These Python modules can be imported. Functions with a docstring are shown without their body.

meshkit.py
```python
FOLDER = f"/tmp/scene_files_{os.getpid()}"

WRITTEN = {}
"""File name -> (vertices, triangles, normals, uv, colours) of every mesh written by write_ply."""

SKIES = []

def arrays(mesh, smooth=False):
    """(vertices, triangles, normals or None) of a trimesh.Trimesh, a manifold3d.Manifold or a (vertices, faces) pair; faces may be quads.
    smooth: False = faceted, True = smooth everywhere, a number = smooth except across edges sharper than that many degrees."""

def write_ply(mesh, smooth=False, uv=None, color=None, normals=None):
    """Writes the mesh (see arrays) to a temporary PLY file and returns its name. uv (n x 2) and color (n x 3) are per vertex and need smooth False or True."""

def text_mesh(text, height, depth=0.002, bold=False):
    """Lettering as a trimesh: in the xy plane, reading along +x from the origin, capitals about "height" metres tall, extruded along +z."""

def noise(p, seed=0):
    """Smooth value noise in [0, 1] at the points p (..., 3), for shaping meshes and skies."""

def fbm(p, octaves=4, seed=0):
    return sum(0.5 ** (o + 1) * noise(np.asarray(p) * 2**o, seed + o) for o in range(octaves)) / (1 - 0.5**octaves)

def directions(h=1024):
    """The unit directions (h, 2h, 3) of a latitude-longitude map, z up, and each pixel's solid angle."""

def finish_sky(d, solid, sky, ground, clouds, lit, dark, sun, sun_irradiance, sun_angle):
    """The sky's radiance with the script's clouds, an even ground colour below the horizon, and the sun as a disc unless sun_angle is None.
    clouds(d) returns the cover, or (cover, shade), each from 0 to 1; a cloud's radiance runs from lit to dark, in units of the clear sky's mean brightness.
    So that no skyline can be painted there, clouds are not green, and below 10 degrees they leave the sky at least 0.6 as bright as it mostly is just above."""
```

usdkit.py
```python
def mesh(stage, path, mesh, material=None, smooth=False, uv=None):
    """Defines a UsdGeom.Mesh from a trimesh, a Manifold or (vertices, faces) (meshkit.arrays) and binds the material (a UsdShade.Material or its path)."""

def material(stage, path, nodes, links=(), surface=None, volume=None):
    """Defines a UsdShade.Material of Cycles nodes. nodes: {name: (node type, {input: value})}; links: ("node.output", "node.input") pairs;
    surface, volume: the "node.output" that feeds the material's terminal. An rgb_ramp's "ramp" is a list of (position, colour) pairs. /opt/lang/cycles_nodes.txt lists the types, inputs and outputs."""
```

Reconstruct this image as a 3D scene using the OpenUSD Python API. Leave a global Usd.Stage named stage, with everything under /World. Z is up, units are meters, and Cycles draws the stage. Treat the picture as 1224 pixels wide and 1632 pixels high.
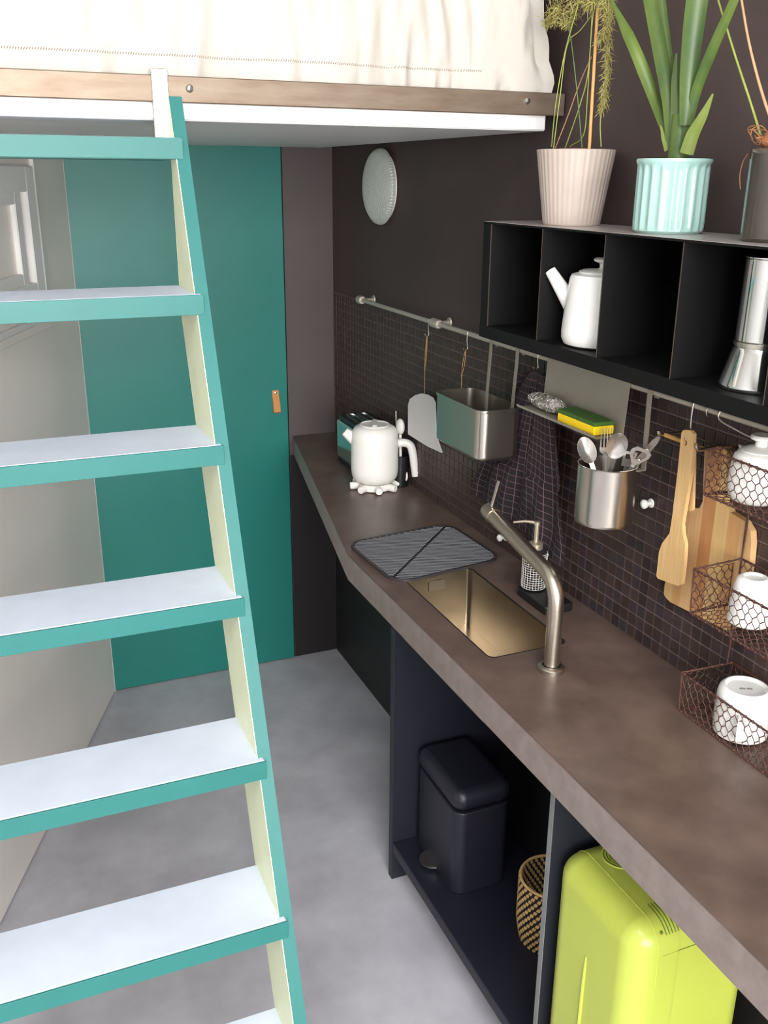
import math, random
import numpy as np, trimesh, manifold3d as m3
from shapely.geometry import Polygon, box as sbox
from shapely import affinity
from pxr import Usd, UsdGeom, UsdLux, UsdShade, Sdf, Gf
import usdkit, meshkit

random.seed(7)
RNG = np.random.default_rng(7)
stage = Usd.Stage.CreateInMemory()
UsdGeom.SetStageUpAxis(stage, UsdGeom.Tokens.z)
UsdGeom.SetStageMetersPerUnit(stage, 1.0)
UsdGeom.Xform.Define(stage, '/World')
UsdGeom.Scope.Define(stage, '/World/Looks')

# ---------------------------------------------------------------- camera
YAW, PITCH, ROLL, FPX = -0.39915126, -0.33884419, 0.00723166, 1513.46
CAMZ = 1.793
def rz(a): return np.array([[math.cos(a), -math.sin(a), 0], [math.sin(a), math.cos(a), 0], [0, 0, 1.]])
def rx(a): return np.array([[1., 0, 0], [0, math.cos(a), -math.sin(a)], [0, math.sin(a), math.cos(a)]])
CM = rz(YAW) @ rx(math.pi / 2 + PITCH) @ rz(ROLL)          # camera axes in the world
EYE = np.array([0, 0, CAMZ])
cam = UsdGeom.Camera.Define(stage, '/World/camera')
mtx = Gf.Matrix4d(1.0)
for i in range(3):
    mtx.SetRow(i, Gf.Vec4d(*[float(v) for v in CM[:, i]], 0))
mtx.SetRow(3, Gf.Vec4d(0, 0, CAMZ, 1))
cam.AddTransformOp().Set(mtx)
cam.CreateHorizontalApertureAttr(24.0)
cam.CreateVerticalApertureAttr(32.0)
cam.CreateFocalLengthAttr(FPX / 1224 * 24.0)
cam.CreateClippingRangeAttr(Gf.Vec2f(0.01, 100))
cam.CreateExposureAttr(0.0)

# ---------------------------------------------------------------- light: sky, plus area lights in glazing added behind the camera
dome = UsdLux.DomeLight.Define(stage, '/World/sky')
dome.CreateIntensityAttr(1.0)
dome.CreateColorAttr(Gf.Vec3f(0.78, 0.87, 1.0))
def rect_light(name, pos, w, h, rot, inten, col):
    l = UsdLux.RectLight.Define(stage, '/World/' + name)
    l.CreateWidthAttr(w); l.CreateHeightAttr(h); l.CreateIntensityAttr(inten); l.CreateColorAttr(Gf.Vec3f(*col))
    x = UsdGeom.Xformable(l); x.AddTranslateOp().Set(Gf.Vec3d(*pos)); x.AddRotateXYZOp().Set(Gf.Vec3f(*rot))
    return l
# added daylight: unseen window (normal +y) and roof opening above the camera (pointing down)
rect_light('added_window_light', (-0.15, -2.72, 1.85), 2.4, 1.9, (90, 0, 0), 20.0, (1.0, 0.98, 0.95))
rect_light('added_roof_light', (-0.2, -0.5, 3.02), 1.5, 1.3, (0, 0, 0), 9.0, (0.90, 0.94, 1.0))

# pixel of the photograph -> point on a known plane of the room
def ray(x, y): return CM @ np.array([(x - 612) / FPX, -(y - 816) / FPX, -1.0])
def PX(x, y, X): d = ray(x, y); return EYE + d * X / d[0]
def PY(x, y, Y): d = ray(x, y); return EYE + d * Y / d[1]
def PZ(x, y, Z): d = ray(x, y); return EYE + d * (Z - CAMZ) / d[2]

# ---------------------------------------------------------------- materials
def C(r, g, b):
    return tuple(((v / 255) / 12.92 if v / 255 <= 0.04045 else ((v / 255 + 0.055) / 1.055) ** 2.4) for v in (r, g, b))
LOOKS = {}
def mat(name, col, rough=0.5, metal=0.0, var=0.0, scale=8.0, bump=0.0, bscale=60.0, spec=0.5, stretch=None, col2=None, extra=None):
    """principled surface; var mixes col towards col2 by noise, bump adds fine relief"""
    if name in LOOKS: return LOOKS[name]
    col = tuple(col)
    n = {'p': ('principled_bsdf', {'base_color': col, 'roughness': rough, 'metallic': metal, 'specular_ior_level': spec, **(extra or {})}),
         't': ('texture_coordinate', {})}
    links = []
    src = 't.object'
    if stretch:
        n['map'] = ('mapping', {'scale': stretch}); links.append(('t.object', 'map.vector')); src = 'map.vector'
    if var > 0 or col2 is not None:
        c2 = tuple(col2) if col2 is not None else tuple(v * (1 - var) for v in col)
        n['n'] = ('noise_texture', {'scale': scale, 'detail': 5.0, 'roughness': 0.6})
        n['r'] = ('rgb_ramp', {'ramp': [(0.33, c2), (0.67, col)]})
        links += [(src, 'n.vector'), ('n.fac', 'r.fac'), ('r.color', 'p.base_color')]
    if bump > 0:
        n['bn'] = ('noise_texture', {'scale': bscale, 'detail': 3.0})
        n['b'] = ('bump', {'strength': bump, 'distance': 0.002})
        links += [(src, 'bn.vector'), ('bn.fac', 'b.height'), ('b.normal', 'p.normal')]
    LOOKS[name] = usdkit.material(stage, '/World/Looks/' + name, n, links, surface='p.BSDF')
    return LOOKS[name]

M = {}
M['white_paint'] = mat('white_paint', C(236, 234, 230), 0.5, var=0.04, scale=3)
M['ceiling_paint'] = mat('ceiling_paint', C(240, 238, 234), 0.7)
M['grey_door'] = mat('grey_door', C(246, 238, 230), 0.45, var=0.04, scale=2.5)
M['teal_door'] = mat('teal_door', C(26, 120, 110), 0.42, var=0.10, scale=2.0, bump=0.05, bscale=30)
M['teal_ladder'] = mat('teal_ladder', C(43, 118, 112), 0.45, var=0.07, scale=12, bump=0.05)
M['cream_paint'] = mat('cream_paint', C(231, 235, 198), 0.5, var=0.08, scale=10, bump=0.05)
M['tread_paint'] = mat('tread_paint', C(216, 221, 232), 0.5, var=0.07, scale=14)
M['dark_wall'] = mat('dark_wall', C(74, 60, 58), 0.62, var=0.12, scale=4, bump=0.06)
M['brown_wall'] = mat('brown_wall', C(88, 76, 76), 0.62, var=0.10, scale=4, bump=0.06)
M['grout'] = mat('grout', C(112, 94, 86), 0.8, var=0.2, scale=60)
TILES = [mat('tile_glaze_%s' % n, c, 0.42, var=0.25, scale=40, spec=0.4) for n, c in
         (('umber', C(62, 48, 45)), ('coffee', C(70, 55, 51)), ('plum', C(66, 52, 55)), ('soot', C(52, 43, 42)), ('slate', C(60, 52, 56)))]
M['concrete'] = mat('concrete', C(196, 192, 197), 0.55, col2=C(172, 168, 174), scale=5, bump=0.08, bscale=40)
M['worktop'] = mat('worktop', C(114, 94, 83), 0.36, col2=C(86, 69, 61), scale=7, bump=0.06, bscale=50)
M['worktop_edge'] = mat('worktop_edge', C(146, 131, 124), 0.5, col2=C(130, 116, 109), scale=30, bump=0.05)
M['black_panel'] = mat('black_panel', C(27, 28, 40), 0.5, var=0.1, scale=5)
M['grey_panel'] = mat('grey_panel', C(126, 126, 126), 0.5, var=0.08, scale=8)
M['black_shelf'] = mat('black_shelf', C(11, 10, 10), 0.55, spec=0.25)
M['shelf_edge_glint'] = mat('shelf_edge_glint', C(72, 60, 52), 0.5)  # light caught on the black shelf edges, painted as a paler tone
M['shelf_top_sheen'] = mat('shelf_top_sheen', C(168, 158, 153), 0.3, var=0.1, scale=9)  # grazing sheen of the black top put into the colour
M['steel'] = mat('steel', C(205, 198, 188), 0.26, 1.0, var=0.05, scale=20)
M['brushed'] = mat('brushed', C(196, 186, 170), 0.33, 1.0, var=0.08, scale=30, stretch=(1, 1, 14))
M['sink_steel'] = mat('sink_steel', C(204, 192, 174), 0.24, 1.0, var=0.08, scale=18)
M['chrome'] = mat('chrome', C(225, 225, 222), 0.10, 1.0)
M['grey_steel'] = mat('grey_steel', C(172, 164, 150), 0.5, 0.55, var=0.1, scale=12)
M['rail_steel'] = mat('rail_steel', C(200, 190, 176), 0.5, 0.6)
M['cutlery'] = mat('cutlery', C(220, 214, 206), 0.22, 0.88)
M['bed_rail'] = mat('bed_rail', C(142, 128, 112), 0.5, 0.75, col2=C(126, 106, 90), scale=9, stretch=(1, 1, 5))
M['porcelain'] = mat('porcelain', C(238, 235, 228), 0.22, var=0.02, scale=5)
M['white_plastic'] = mat('white_plastic', C(236, 232, 224), 0.35)
M['milky_plastic'] = mat('milky_plastic', C(214, 210, 206), 0.5)
M['linen'] = mat('linen', C(202, 195, 184), 0.85, var=0.05, scale=5, bump=0.12, bscale=220)
M['thread'] = mat('thread', C(150, 138, 124), 0.9)
M['lamp_glass'] = mat('lamp_glass', C(186, 192, 184), 0.22, var=0.1, scale=9, spec=0.6)
M['pot_cream'] = mat('pot_cream', C(190, 174, 162), 0.28, var=0.07, scale=20)
M['pot_mint'] = mat('pot_mint', C(164, 198, 188), 0.2, var=0.05, scale=12)
M['soil'] = mat('soil', C(120, 66, 40), 0.95, col2=C(70, 40, 26), scale=80, bump=0.4)
M['green_leaf'] = mat('green_leaf', C(98, 116, 46), 0.42, col2=C(60, 86, 38), scale=16, stretch=(1, 1, 0.3))
M['pale_leaf'] = mat('pale_leaf', C(122, 136, 64), 0.5, var=0.2, scale=20)
M['stem_green'] = mat('stem_green', C(150, 160, 74), 0.5, var=0.2, scale=40)
M['stem_dark'] = mat('stem_dark', C(96, 124, 70), 0.5, var=0.2, scale=40)
M['stem_tan'] = mat('stem_tan', C(200, 150, 110), 0.6, var=0.15, scale=40)
M['bamboo'] = mat('bamboo', C(206, 156, 88), 0.45, var=0.15, scale=30)
M['fern'] = mat('fern', C(178, 168, 96), 0.7, var=0.2, scale=60)
M['roots'] = mat('roots', C(168, 112, 70), 0.9, var=0.3, scale=60)
M['wood_pale'] = mat('wood_pale', C(222, 184, 128), 0.5, col2=C(206, 164, 108), scale=20, stretch=(1, 8, 0.6))
WOODS = [mat('board_strip_%s' % n, c, 0.48, var=0.14, scale=30, stretch=(1, 6, 0.5)) for n, c in
         (('honey', C(206, 156, 100)), ('sand', C(216, 172, 120)), ('amber', C(190, 136, 86)), ('straw', C(214, 176, 118)))]
M['leather'] = mat('leather', C(206, 140, 78), 0.6, var=0.1, scale=40)
M['string'] = mat('string', C(190, 146, 88), 0.9)
M['rust_wire'] = mat('rust_wire', C(98, 64, 53), 0.6, 0.3, var=0.3, scale=80)
M['bin_black'] = mat('bin_black', C(29, 29, 40), 0.42, var=0.05)
M['black_plastic'] = mat('black_plastic', C(24, 23, 25), 0.35)
M['black_iron'] = mat('black_iron', C(24, 24, 30), 0.4)
M['lime'] = mat('lime', C(188, 199, 84), 0.30, var=0.03, scale=4)
M['lime_dark'] = mat('lime_groove', C(96, 112, 22), 0.6)
M['tan_reed'] = mat('tan_reed', C(226, 186, 122), 0.7, var=0.2, scale=60)
M['dark_reed'] = mat('dark_reed', C(34, 26, 22), 0.85)
M['mat_grey'] = mat('mat_grey', C(58, 53, 54), 0.42, var=0.1, scale=30)
M['sponge_yellow'] = mat('sponge_yellow', C(246, 208, 24), 0.9, var=0.1, scale=60, bump=0.5, bscale=300)
M['sponge_green'] = mat('sponge_green', C(64, 104, 34), 0.95, var=0.25, scale=120, bump=0.6, bscale=400)
M['soap_dark'] = mat('soap_dark', C(48, 42, 42), 0.2)
M['cream_metal'] = mat('cream_metal', C(214, 200, 176), 0.3, 0.8)
M['ink'] = mat('ink', C(96, 96, 92), 0.8)
M['dark_glass'] = mat('dark_glass', C(74, 66, 58), 0.08, var=0.25, scale=14, spec=0.7)
M['shadow_gap'] = mat('gap_black', C(14, 13, 13), 0.9)
M['mat_bed_under'] = mat('deck_white', C(226, 224, 222), 0.55, var=0.03)

# clear window glass that lets daylight pass
M['pane'] = usdkit.material(stage, '/World/Looks/window_glass',
    {'tr': ('transparent_bsdf', {}), 'gl': ('glossy_bsdf', {'roughness': 0.02}), 'f': ('fresnel', {'IOR': 1.45}), 'm': ('mix_closure', {})},
    [('f.fac', 'm.fac'), ('tr.BSDF', 'm.closure1'), ('gl.BSDF', 'm.closure2')], surface='m.closure')
# check cloth: thin pale lines woven into dark brown-black cloth
M['check_cloth'] = usdkit.material(stage, '/World/Looks/check_cloth',
    {'t': ('texture_coordinate', {}),
     'k': ('brick_texture', {'offset': 0.0, 'squash': 1.0, 'color1': C(32, 24, 28), 'color2': C(36, 26, 30), 'mortar': C(112, 88, 94),
                             'scale': 1.0, 'mortar_size': 0.0009, 'mortar_smooth': 0.2, 'brick_width': 0.021, 'row_height': 0.021}),
     'p': ('principled_bsdf', {'roughness': 0.9})},
    [('t.UV', 'k.vector'), ('k.color', 'p.base_color')], surface='p.BSDF')

# ---------------------------------------------------------------- scene-tree helpers
TAKEN = {}
def numbered(parent, name):
    k = (parent, name); n = TAKEN.get(k, 0); TAKEN[k] = n + 1
    return name if n == 0 else '%s_%03d' % (name, n)
class Node:
    def __init__(s, prim, loc): s.prim, s.loc = prim, np.asarray(loc, float)
    @property
    def path(s): return str(s.prim.GetPath())
def keys(prim, **kw):
    for k, v in kw.items():
        if v: prim.SetCustomDataByKey(k, v)
def thing(name, label, cat, loc=(0, 0, 0), group=None, kind=None):
    loc = [float(v) for v in loc]
    x = UsdGeom.Xform.Define(stage, '/World/' + numbered('/World', name))
    x.AddTranslateOp().Set(Gf.Vec3d(*loc))
    keys(x.GetPrim(), label=label, category=cat, group=group, kind=kind)
    return Node(x.GetPrim(), loc)
def to_arrays(mesh):
    if isinstance(mesh, list): mesh = trimesh.util.concatenate([as_tm(m) for m in mesh])
    return as_tm(mesh)
def as_tm(m):
    if hasattr(m, 'to_mesh'):
        q = m.to_mesh(); return trimesh.Trimesh(q.vert_properties[:, :3].astype(float), q.tri_verts, process=False)
    if isinstance(m, (tuple, list)):
        v, f = np.asarray(m[0], float), np.asarray(m[1], int)
        if f.shape[1] == 4: f = np.vstack([f[:, [0, 1, 2]], f[:, [0, 2, 3]]])
        return trimesh.Trimesh(v, f, process=False)
    return m
def obj(name, mesh, material, parent=None, smooth=35, label=None, cat=None, group=None, kind=None, uv=None):
    """one Mesh prim; mesh is given in world coordinates"""
    tm = to_arrays(mesh)
    loc = parent.loc if parent is not None else np.zeros(3)
    base = parent.path if parent is not None else '/World'
    tm = trimesh.Trimesh(np.asarray(tm.vertices) - loc, tm.faces, process=False)
    if uv is not None: smooth = True
    p = usdkit.mesh(stage, base + '/' + numbered(base, name), tm, material, smooth=smooth, uv=uv)
    keys(p.GetPrim(), label=label, category=cat, group=group, kind=kind)
    return Node(p.GetPrim(), loc)
def struct(name, mesh, material, parent=None, smooth=False):
    return obj(name, mesh, material, parent, smooth, kind='structure' if parent is None else None)

# ---------------------------------------------------------------- mesh helpers (all in world coordinates)
def bx(x0, x1, y0, y1, z0, z1, b=0.0):
    x0, x1, y0, y1, z0, z1 = min(x0, x1), max(x0, x1), min(y0, y1), max(y0, y1), min(z0, z1), max(z0, z1)
    if b <= 0:
        m = trimesh.creation.box((x1 - x0, y1 - y0, z1 - z0)); m.apply_translation(((x0 + x1) / 2, (y0 + y1) / 2, (z0 + z1) / 2)); return m
    pts = []
    for x, sx in ((x0, 1), (x1, -1)):
        for y, sy in ((y0, 1), (y1, -1)):
            for z, sz in ((z0, 1), (z1, -1)):
                pts += [(x + sx * b, y + sy * b, z), (x + sx * b, y, z + sz * b), (x, y + sy * b, z + sz * b)]
    return as_tm(m3.Manifold.hull_points(np.array(pts)))
def rbox(x0, x1, y0, y1, z0, z1, r, seg=16, flat_bottom=False):
    s = m3.Manifold.sphere(r, seg); l = []
    for x in (x0 + r, x1 - r):
        for y in (y0 + r, y1 - r):
            for z in (z0 + r, z1 - r):
                l.append(s.translate((x, y, z)))
    h = m3.Manifold.batch_hull(l)
    return as_tm(h)
def vbox(x0, x1, y0, y1, z0, z1, r, rt=0.004, seg=12):
    """box with round vertical corners r and a small round rt at top and bottom"""
    l = []
    for x in (x0 + r, x1 - r):
        for y in (y0 + r, y1 - r):
            for k in range(4):
                a = math.pi / 2 * k / 3
                rr = r - rt + rt * math.sin(a); dz = rt * (1 - math.cos(a))
                c = m3.Manifold.cylinder(0.0001, rr, rr, seg * 2)
                l += [c.translate((x, y, z0 + rt - rt * math.cos(a))), c.translate((x, y, z1 - rt + rt * math.cos(a) - 0.0001))]
    return as_tm(m3.Manifold.batch_hull(l))
def lathe(prof, c=(0, 0, 0), n=48, mod=None, axis=None):
    """profile [(r, z)] turned about z at c; mod(theta, r, z) -> r"""
    prof = np.array(prof, float); th = np.arange(n) * 2 * math.pi / n
    R = np.repeat(prof[:, 0][:, None], n, 1); Z = np.repeat(prof[:, 1][:, None], n, 1); T = np.repeat(th[None], len(prof), 0)
    if mod is not None: R = mod(T, R, Z)
    v = np.stack([R * np.cos(T), R * np.sin(T), Z], -1).reshape(-1, 3)
    f = []
    for i in range(len(prof) - 1):
        a = i * n + np.arange(n); b = i * n + (np.arange(n) + 1) % n
        f.append(np.stack([a, b, b + n, a + n], 1))
    f = np.vstack(f)
    f = np.vstack([f[:, [0, 1, 2]], f[:, [0, 2, 3]]])
    m = trimesh.Trimesh(v, f, process=False)
    if axis is not None:
        m.apply_transform(trimesh.geometry.align_vectors([0, 0, 1], np.asarray(axis, float)))
    m.apply_translation(c)
    return m
def bez(pts, n=24):
    """smooth curve through points (Catmull-Rom)"""
    P = np.array(pts, float)
    if len(P) == 2: return P[0] + (P[1] - P[0]) * np.linspace(0, 1, n)[:, None]
    P = np.vstack([2 * P[0] - P[1], P, 2 * P[-1] - P[-2]]); out = []
    k = max(2, n // (len(P) - 3))
    for i in range(1, len(P) - 2):
        t = np.linspace(0, 1, k, endpoint=False)[:, None]
        a, b, c, d = P[i - 1], P[i], P[i + 1], P[i + 2]
        out.append(0.5 * (2 * b + (c - a) * t + (2 * a - 5 * b + 4 * c - d) * t ** 2 + (3 * b - a - 3 * c + d) * t ** 3))
    return np.vstack(out + [P[-2][None]])
def tube(pts, r, n=8, closed=False, cap=True):
    P = np.array(pts, float); k = len(P)
    R = np.broadcast_to(np.asarray(r, float), (k,))
    if closed: T = np.roll(P, -1, 0) - np.roll(P, 1, 0)
    else: T = np.gradient(P, axis=0)
    T /= np.maximum(np.linalg.norm(T, axis=1, keepdims=True), 1e-12)
    u = np.cross(T[0], [0, 0, 1.0]);
    if np.linalg.norm(u) < 1e-3: u = np.cross(T[0], [0, 1.0, 0])
    u /= np.linalg.norm(u); th = np.arange(n) * 2 * math.pi / n; v = []
    for i in range(k):
        u = u - T[i] * (u @ T[i]); u /= max(np.linalg.norm(u), 1e-12); w = np.cross(T[i], u)
        v.append(P[i] + R[i] * (np.cos(th)[:, None] * u + np.sin(th)[:, None] * w))
    v = np.vstack(v); f = []
    for i in range(k if closed else k - 1):
        j = (i + 1) % k; a = i * n + np.arange(n); b = i * n + (np.arange(n) + 1) % n
        c = j * n + (np.arange(n) + 1) % n; d = j * n + np.arange(n)
        f.append(np.stack([a, b, c, d], 1))
    f = np.vstack(f); f = np.vstack([f[:, [0, 1, 2]], f[:, [0, 2, 3]]])
    if not closed and cap:
        v = np.vstack([v, P[0], P[-1]]); q = np.arange(n)
        f = np.vstack([f, np.stack([np.full(n, k * n), (q + 1) % n, q], 1), np.stack([np.full(n, k * n + 1), (k - 1) * n + q, (k - 1) * n + (q + 1) % n], 1)])
    return trimesh.Trimesh(v, f, process=False)
def strip(pts, w, t, side):
    """flat bar of width w along direction side and thickness t following pts"""
    P = np.array(pts, float); side = np.asarray(side, float); side /= np.linalg.norm(side)
    T = np.gradient(P, axis=0); T /= np.linalg.norm(T, axis=1, keepdims=True)
    N = np.cross(T, side); N /= np.linalg.norm(N, axis=1, keepdims=True)
    W = np.broadcast_to(np.asarray(w, float), (len(P),))[:, None]
    ring = np.stack([P + side * W / 2 + N * t / 2, P - side * W / 2 + N * t / 2, P - side * W / 2 - N * t / 2, P + side * W / 2 - N * t / 2], 1).reshape(-1, 3)
    f = []; k = len(P)
    for i in range(k - 1):
        for j in range(4):
            f.append((i * 4 + j, i * 4 + (j + 1) % 4, i * 4 + 4 + (j + 1) % 4, i * 4 + 4 + j))
    f += [(3, 2, 1, 0), (k * 4 - 4, k * 4 - 3, k * 4 - 2, k * 4 - 1)]
    m = as_tm((ring, np.array(f))); m.fix_normals(); return m
def plate(poly, o, u, v, t):
    """polygon (in u, v metres) extruded by t along u x v from o"""
    m = trimesh.creation.extrude_polygon(poly, t, engine='earcut')
    u, v = np.asarray(u, float), np.asarray(v, float); w = np.cross(u, v)
    A = np.eye(4); A[:3, 0], A[:3, 1], A[:3, 2], A[:3, 3] = u, v, w, o
    m.apply_transform(A); return m
def rot_about(m, p, axis, deg):
    m = m.copy(); m.apply_transform(trimesh.transformations.rotation_matrix(math.radians(deg), axis, p)); return m
def hexwire(o, u, v, L, H, cell=0.0165, r=0.0008, jit=0.0007):
    """chicken wire over the rectangle o + [0,L]u + [0,H]v"""
    o, u, v = (np.asarray(a, float) for a in (o, u, v)); nrm = np.cross(u, v)
    rows = max(1, round(H / (cell * 0.8))); dz = H / rows; cols = max(1, round(L / cell)); dx = L / cols; out = []
    def pt(i, j):
        a = (i + (0.5 if j % 2 else 0)) * dx
        return o + u * min(max(a, 0), L) + v * min(max(j * dz, 0), H)
    cache = {}
    def P(a, b):
        k = (round(a, 5), round(b, 5))
        if k not in cache: cache[k] = o + u * min(max(a, 0), L) + v * min(max(b, 0), H) + RNG.normal(0, jit, 3) * (1 - 0.6 * np.abs(nrm))
        return cache[k]
    for j in range(rows + 1):
        zb = j * dz
        for i in range(-1, cols + 1):
            x0 = (i + (0.5 if j % 2 else 0.0)) * dx
            a, b, c = P(x0, zb + 0.28 * dz), P(x0 + dx / 2, zb - 0.28 * dz), P(x0 + dx, zb + 0.28 * dz)
            segs = [(a, b), (b, c), (a, P(x0, zb + 0.72 * dz))]
            for p, q in segs:
                if np.linalg.norm(p - q) > 0.002: out.append(tube([p, q], r, 4, cap=False))
    return trimesh.util.concatenate(out)

# ================================================================ THE ROOM
XW, YB = 1.16, 3.23
ZT = 0.90                                                    # worktop
struct('floor', bx(-2.3, 1.3, -2.85, 3.4, -0.1, 0.0), M['concrete'])
cl = struct('ceiling', [bx(-2.3, 1.3, 0.2, 3.4, 3.0, 3.1), bx(-2.3, 1.3, -2.85, -1.2, 3.0, 3.1), bx(-2.3, -1.0, -1.2, 0.2, 3.0, 3.1), bx(0.6, 1.3, -1.2, 0.2, 3.0, 3.1)], M['ceiling_paint'])
wbk = struct('wall_back', [bx(-2.3, 1.3, YB + 0.02, YB + 0.12, 0, 3.0), bx(0.985, XW + 0.1, YB, YB + 0.02, 0, 3.0), bx(-2.3, 0.985, YB, YB + 0.02, 1.95, 3.0)], M['brown_wall'])
wr = struct('wall_right', bx(XW + 0.002, XW + 0.12, -2.85, YB + 0.05, 0, 3.0), M['dark_wall'])
struct('wall_outer', bx(-2.4, -2.3, -2.85, 3.4, 0, 3.0), M['white_paint'])
wf = struct('wall_front', [bx(-2.3, -1.4, -2.85, -2.7, 0, 3.0), bx(1.05, 1.3, -2.85, -2.7, 0, 3.0), bx(-1.4, 1.05, -2.85, -2.7, 0, 0.9), bx(-1.4, 1.05, -2.85, -2.7, 2.8, 3.0)], M['white_paint'])
w1 = thing('window_1', 'tall white framed window added out of view behind the camera', 'window', (-0.45, -2.72, 0.9), kind='structure')  # unseen window, invented to let the daylight in
obj('window_frame', [bx(-1.4, 1.05, -2.74, -2.66, 0.9, 0.95), bx(-1.4, 1.05, -2.74, -2.66, 2.75, 2.8), bx(-1.4, -1.35, -2.74, -2.66, 0.9, 2.8),
                     bx(1.0, 1.05, -2.74, -2.66, 0.9, 2.8), bx(-0.20, -0.15, -2.74, -2.66, 0.9, 2.8)], M['white_paint'], w1, False)
obj('pane', bx(-1.35, -0.20, -2.705, -2.70, 0.95, 2.75), M['pane'], w1, False)
obj('pane', bx(-0.15, 1.0, -2.705, -2.70, 0.95, 2.75), M['pane'], w1, False)

# mosaic on the right wall: nearest tiles one by one, the far ones joined
TP, TG = 0.0268, 0.0026
def tile_mesh(y, z, dx, o):
    e = 0.0008; x = XW
    a = TP - TG
    v = np.array([(x + 0.003, y, z), (x + 0.003, y + a, z), (x + 0.003, y + a, z + a), (x + 0.003, y, z + a),
                  (x - dx, y + e, z + e), (x - dx + o[0], y + a - e, z + e), (x - dx + o[1], y + a - e, z + a - e), (x - dx + o[2], y + e, z + a - e)])
    f = np.array([(4, 7, 6), (4, 6, 5), (0, 4, 5), (0, 5, 1), (1, 5, 6), (1, 6, 2), (2, 6, 7), (2, 7, 3), (3, 7, 4), (3, 4, 0)])
    return trimesh.Trimesh(v, f, process=False)
tl = []
rows = int(round((1.405 - ZT) / TP))
for iy in range(int((YB - 0.75) / TP)):
    for iz in range(rows):
        tl.append((0.75 + iy * TP, ZT + 0.001 + iz * TP))
def tile_rank(t):
    """projected size, tiles behind the baskets, board, pots and towel last"""
    y, z = t; d = np.linalg.norm(np.array([XW, y, z]) - EYE); p = CM.T @ (np.array([XW, y + TP / 2, z + TP / 2]) - EYE)
    px, py = 612 + FPX * p[0] / -p[2], 816 - FPX * p[1] / -p[2]
    if px > 1224: return 9
    hid = (px > 1085 and py > 1060) or (px > 1075 and 690 < py < 960) or (915 < px < 1025 and 700 < py < 845) or (800 < px < 895 and 640 < py < 940)
    return d + (3 if hid else 0)
tl.sort(key=tile_rank)
far = {i: [] for i in range(5)}
for i, (y, z) in enumerate(tl):
    k = RNG.choice(5, p=[.27, .25, .2, .14, .14]); dx = 0.0016 + RNG.uniform(0, 0.0005); o = RNG.normal(0, 0.00012, 3)
    m = tile_mesh(y, z, dx, o)
    if i < 298: obj('tile', m, TILES[k], wr, False)
    else: far[0].append(m)
obj('tile_field', far[0], TILES[1], wr, False, kind='stuff')
obj('grout_bed', bx(XW, XW + 0.004, 0.74, YB, ZT - 0.02, ZT + rows * TP + 0.002), M['grout'], wr, False)

obj('shade_panel', bx(XW - 0.0012, XW + 0.003, 0.3, YB, 0.0, ZT - 0.075), mat('shade_black', C(30, 26, 27), 0.55), wr, False, label='dark sheet standing in for shade below the worktop')  # shade under the worktop, painted on the wall as a dark sheet
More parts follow.
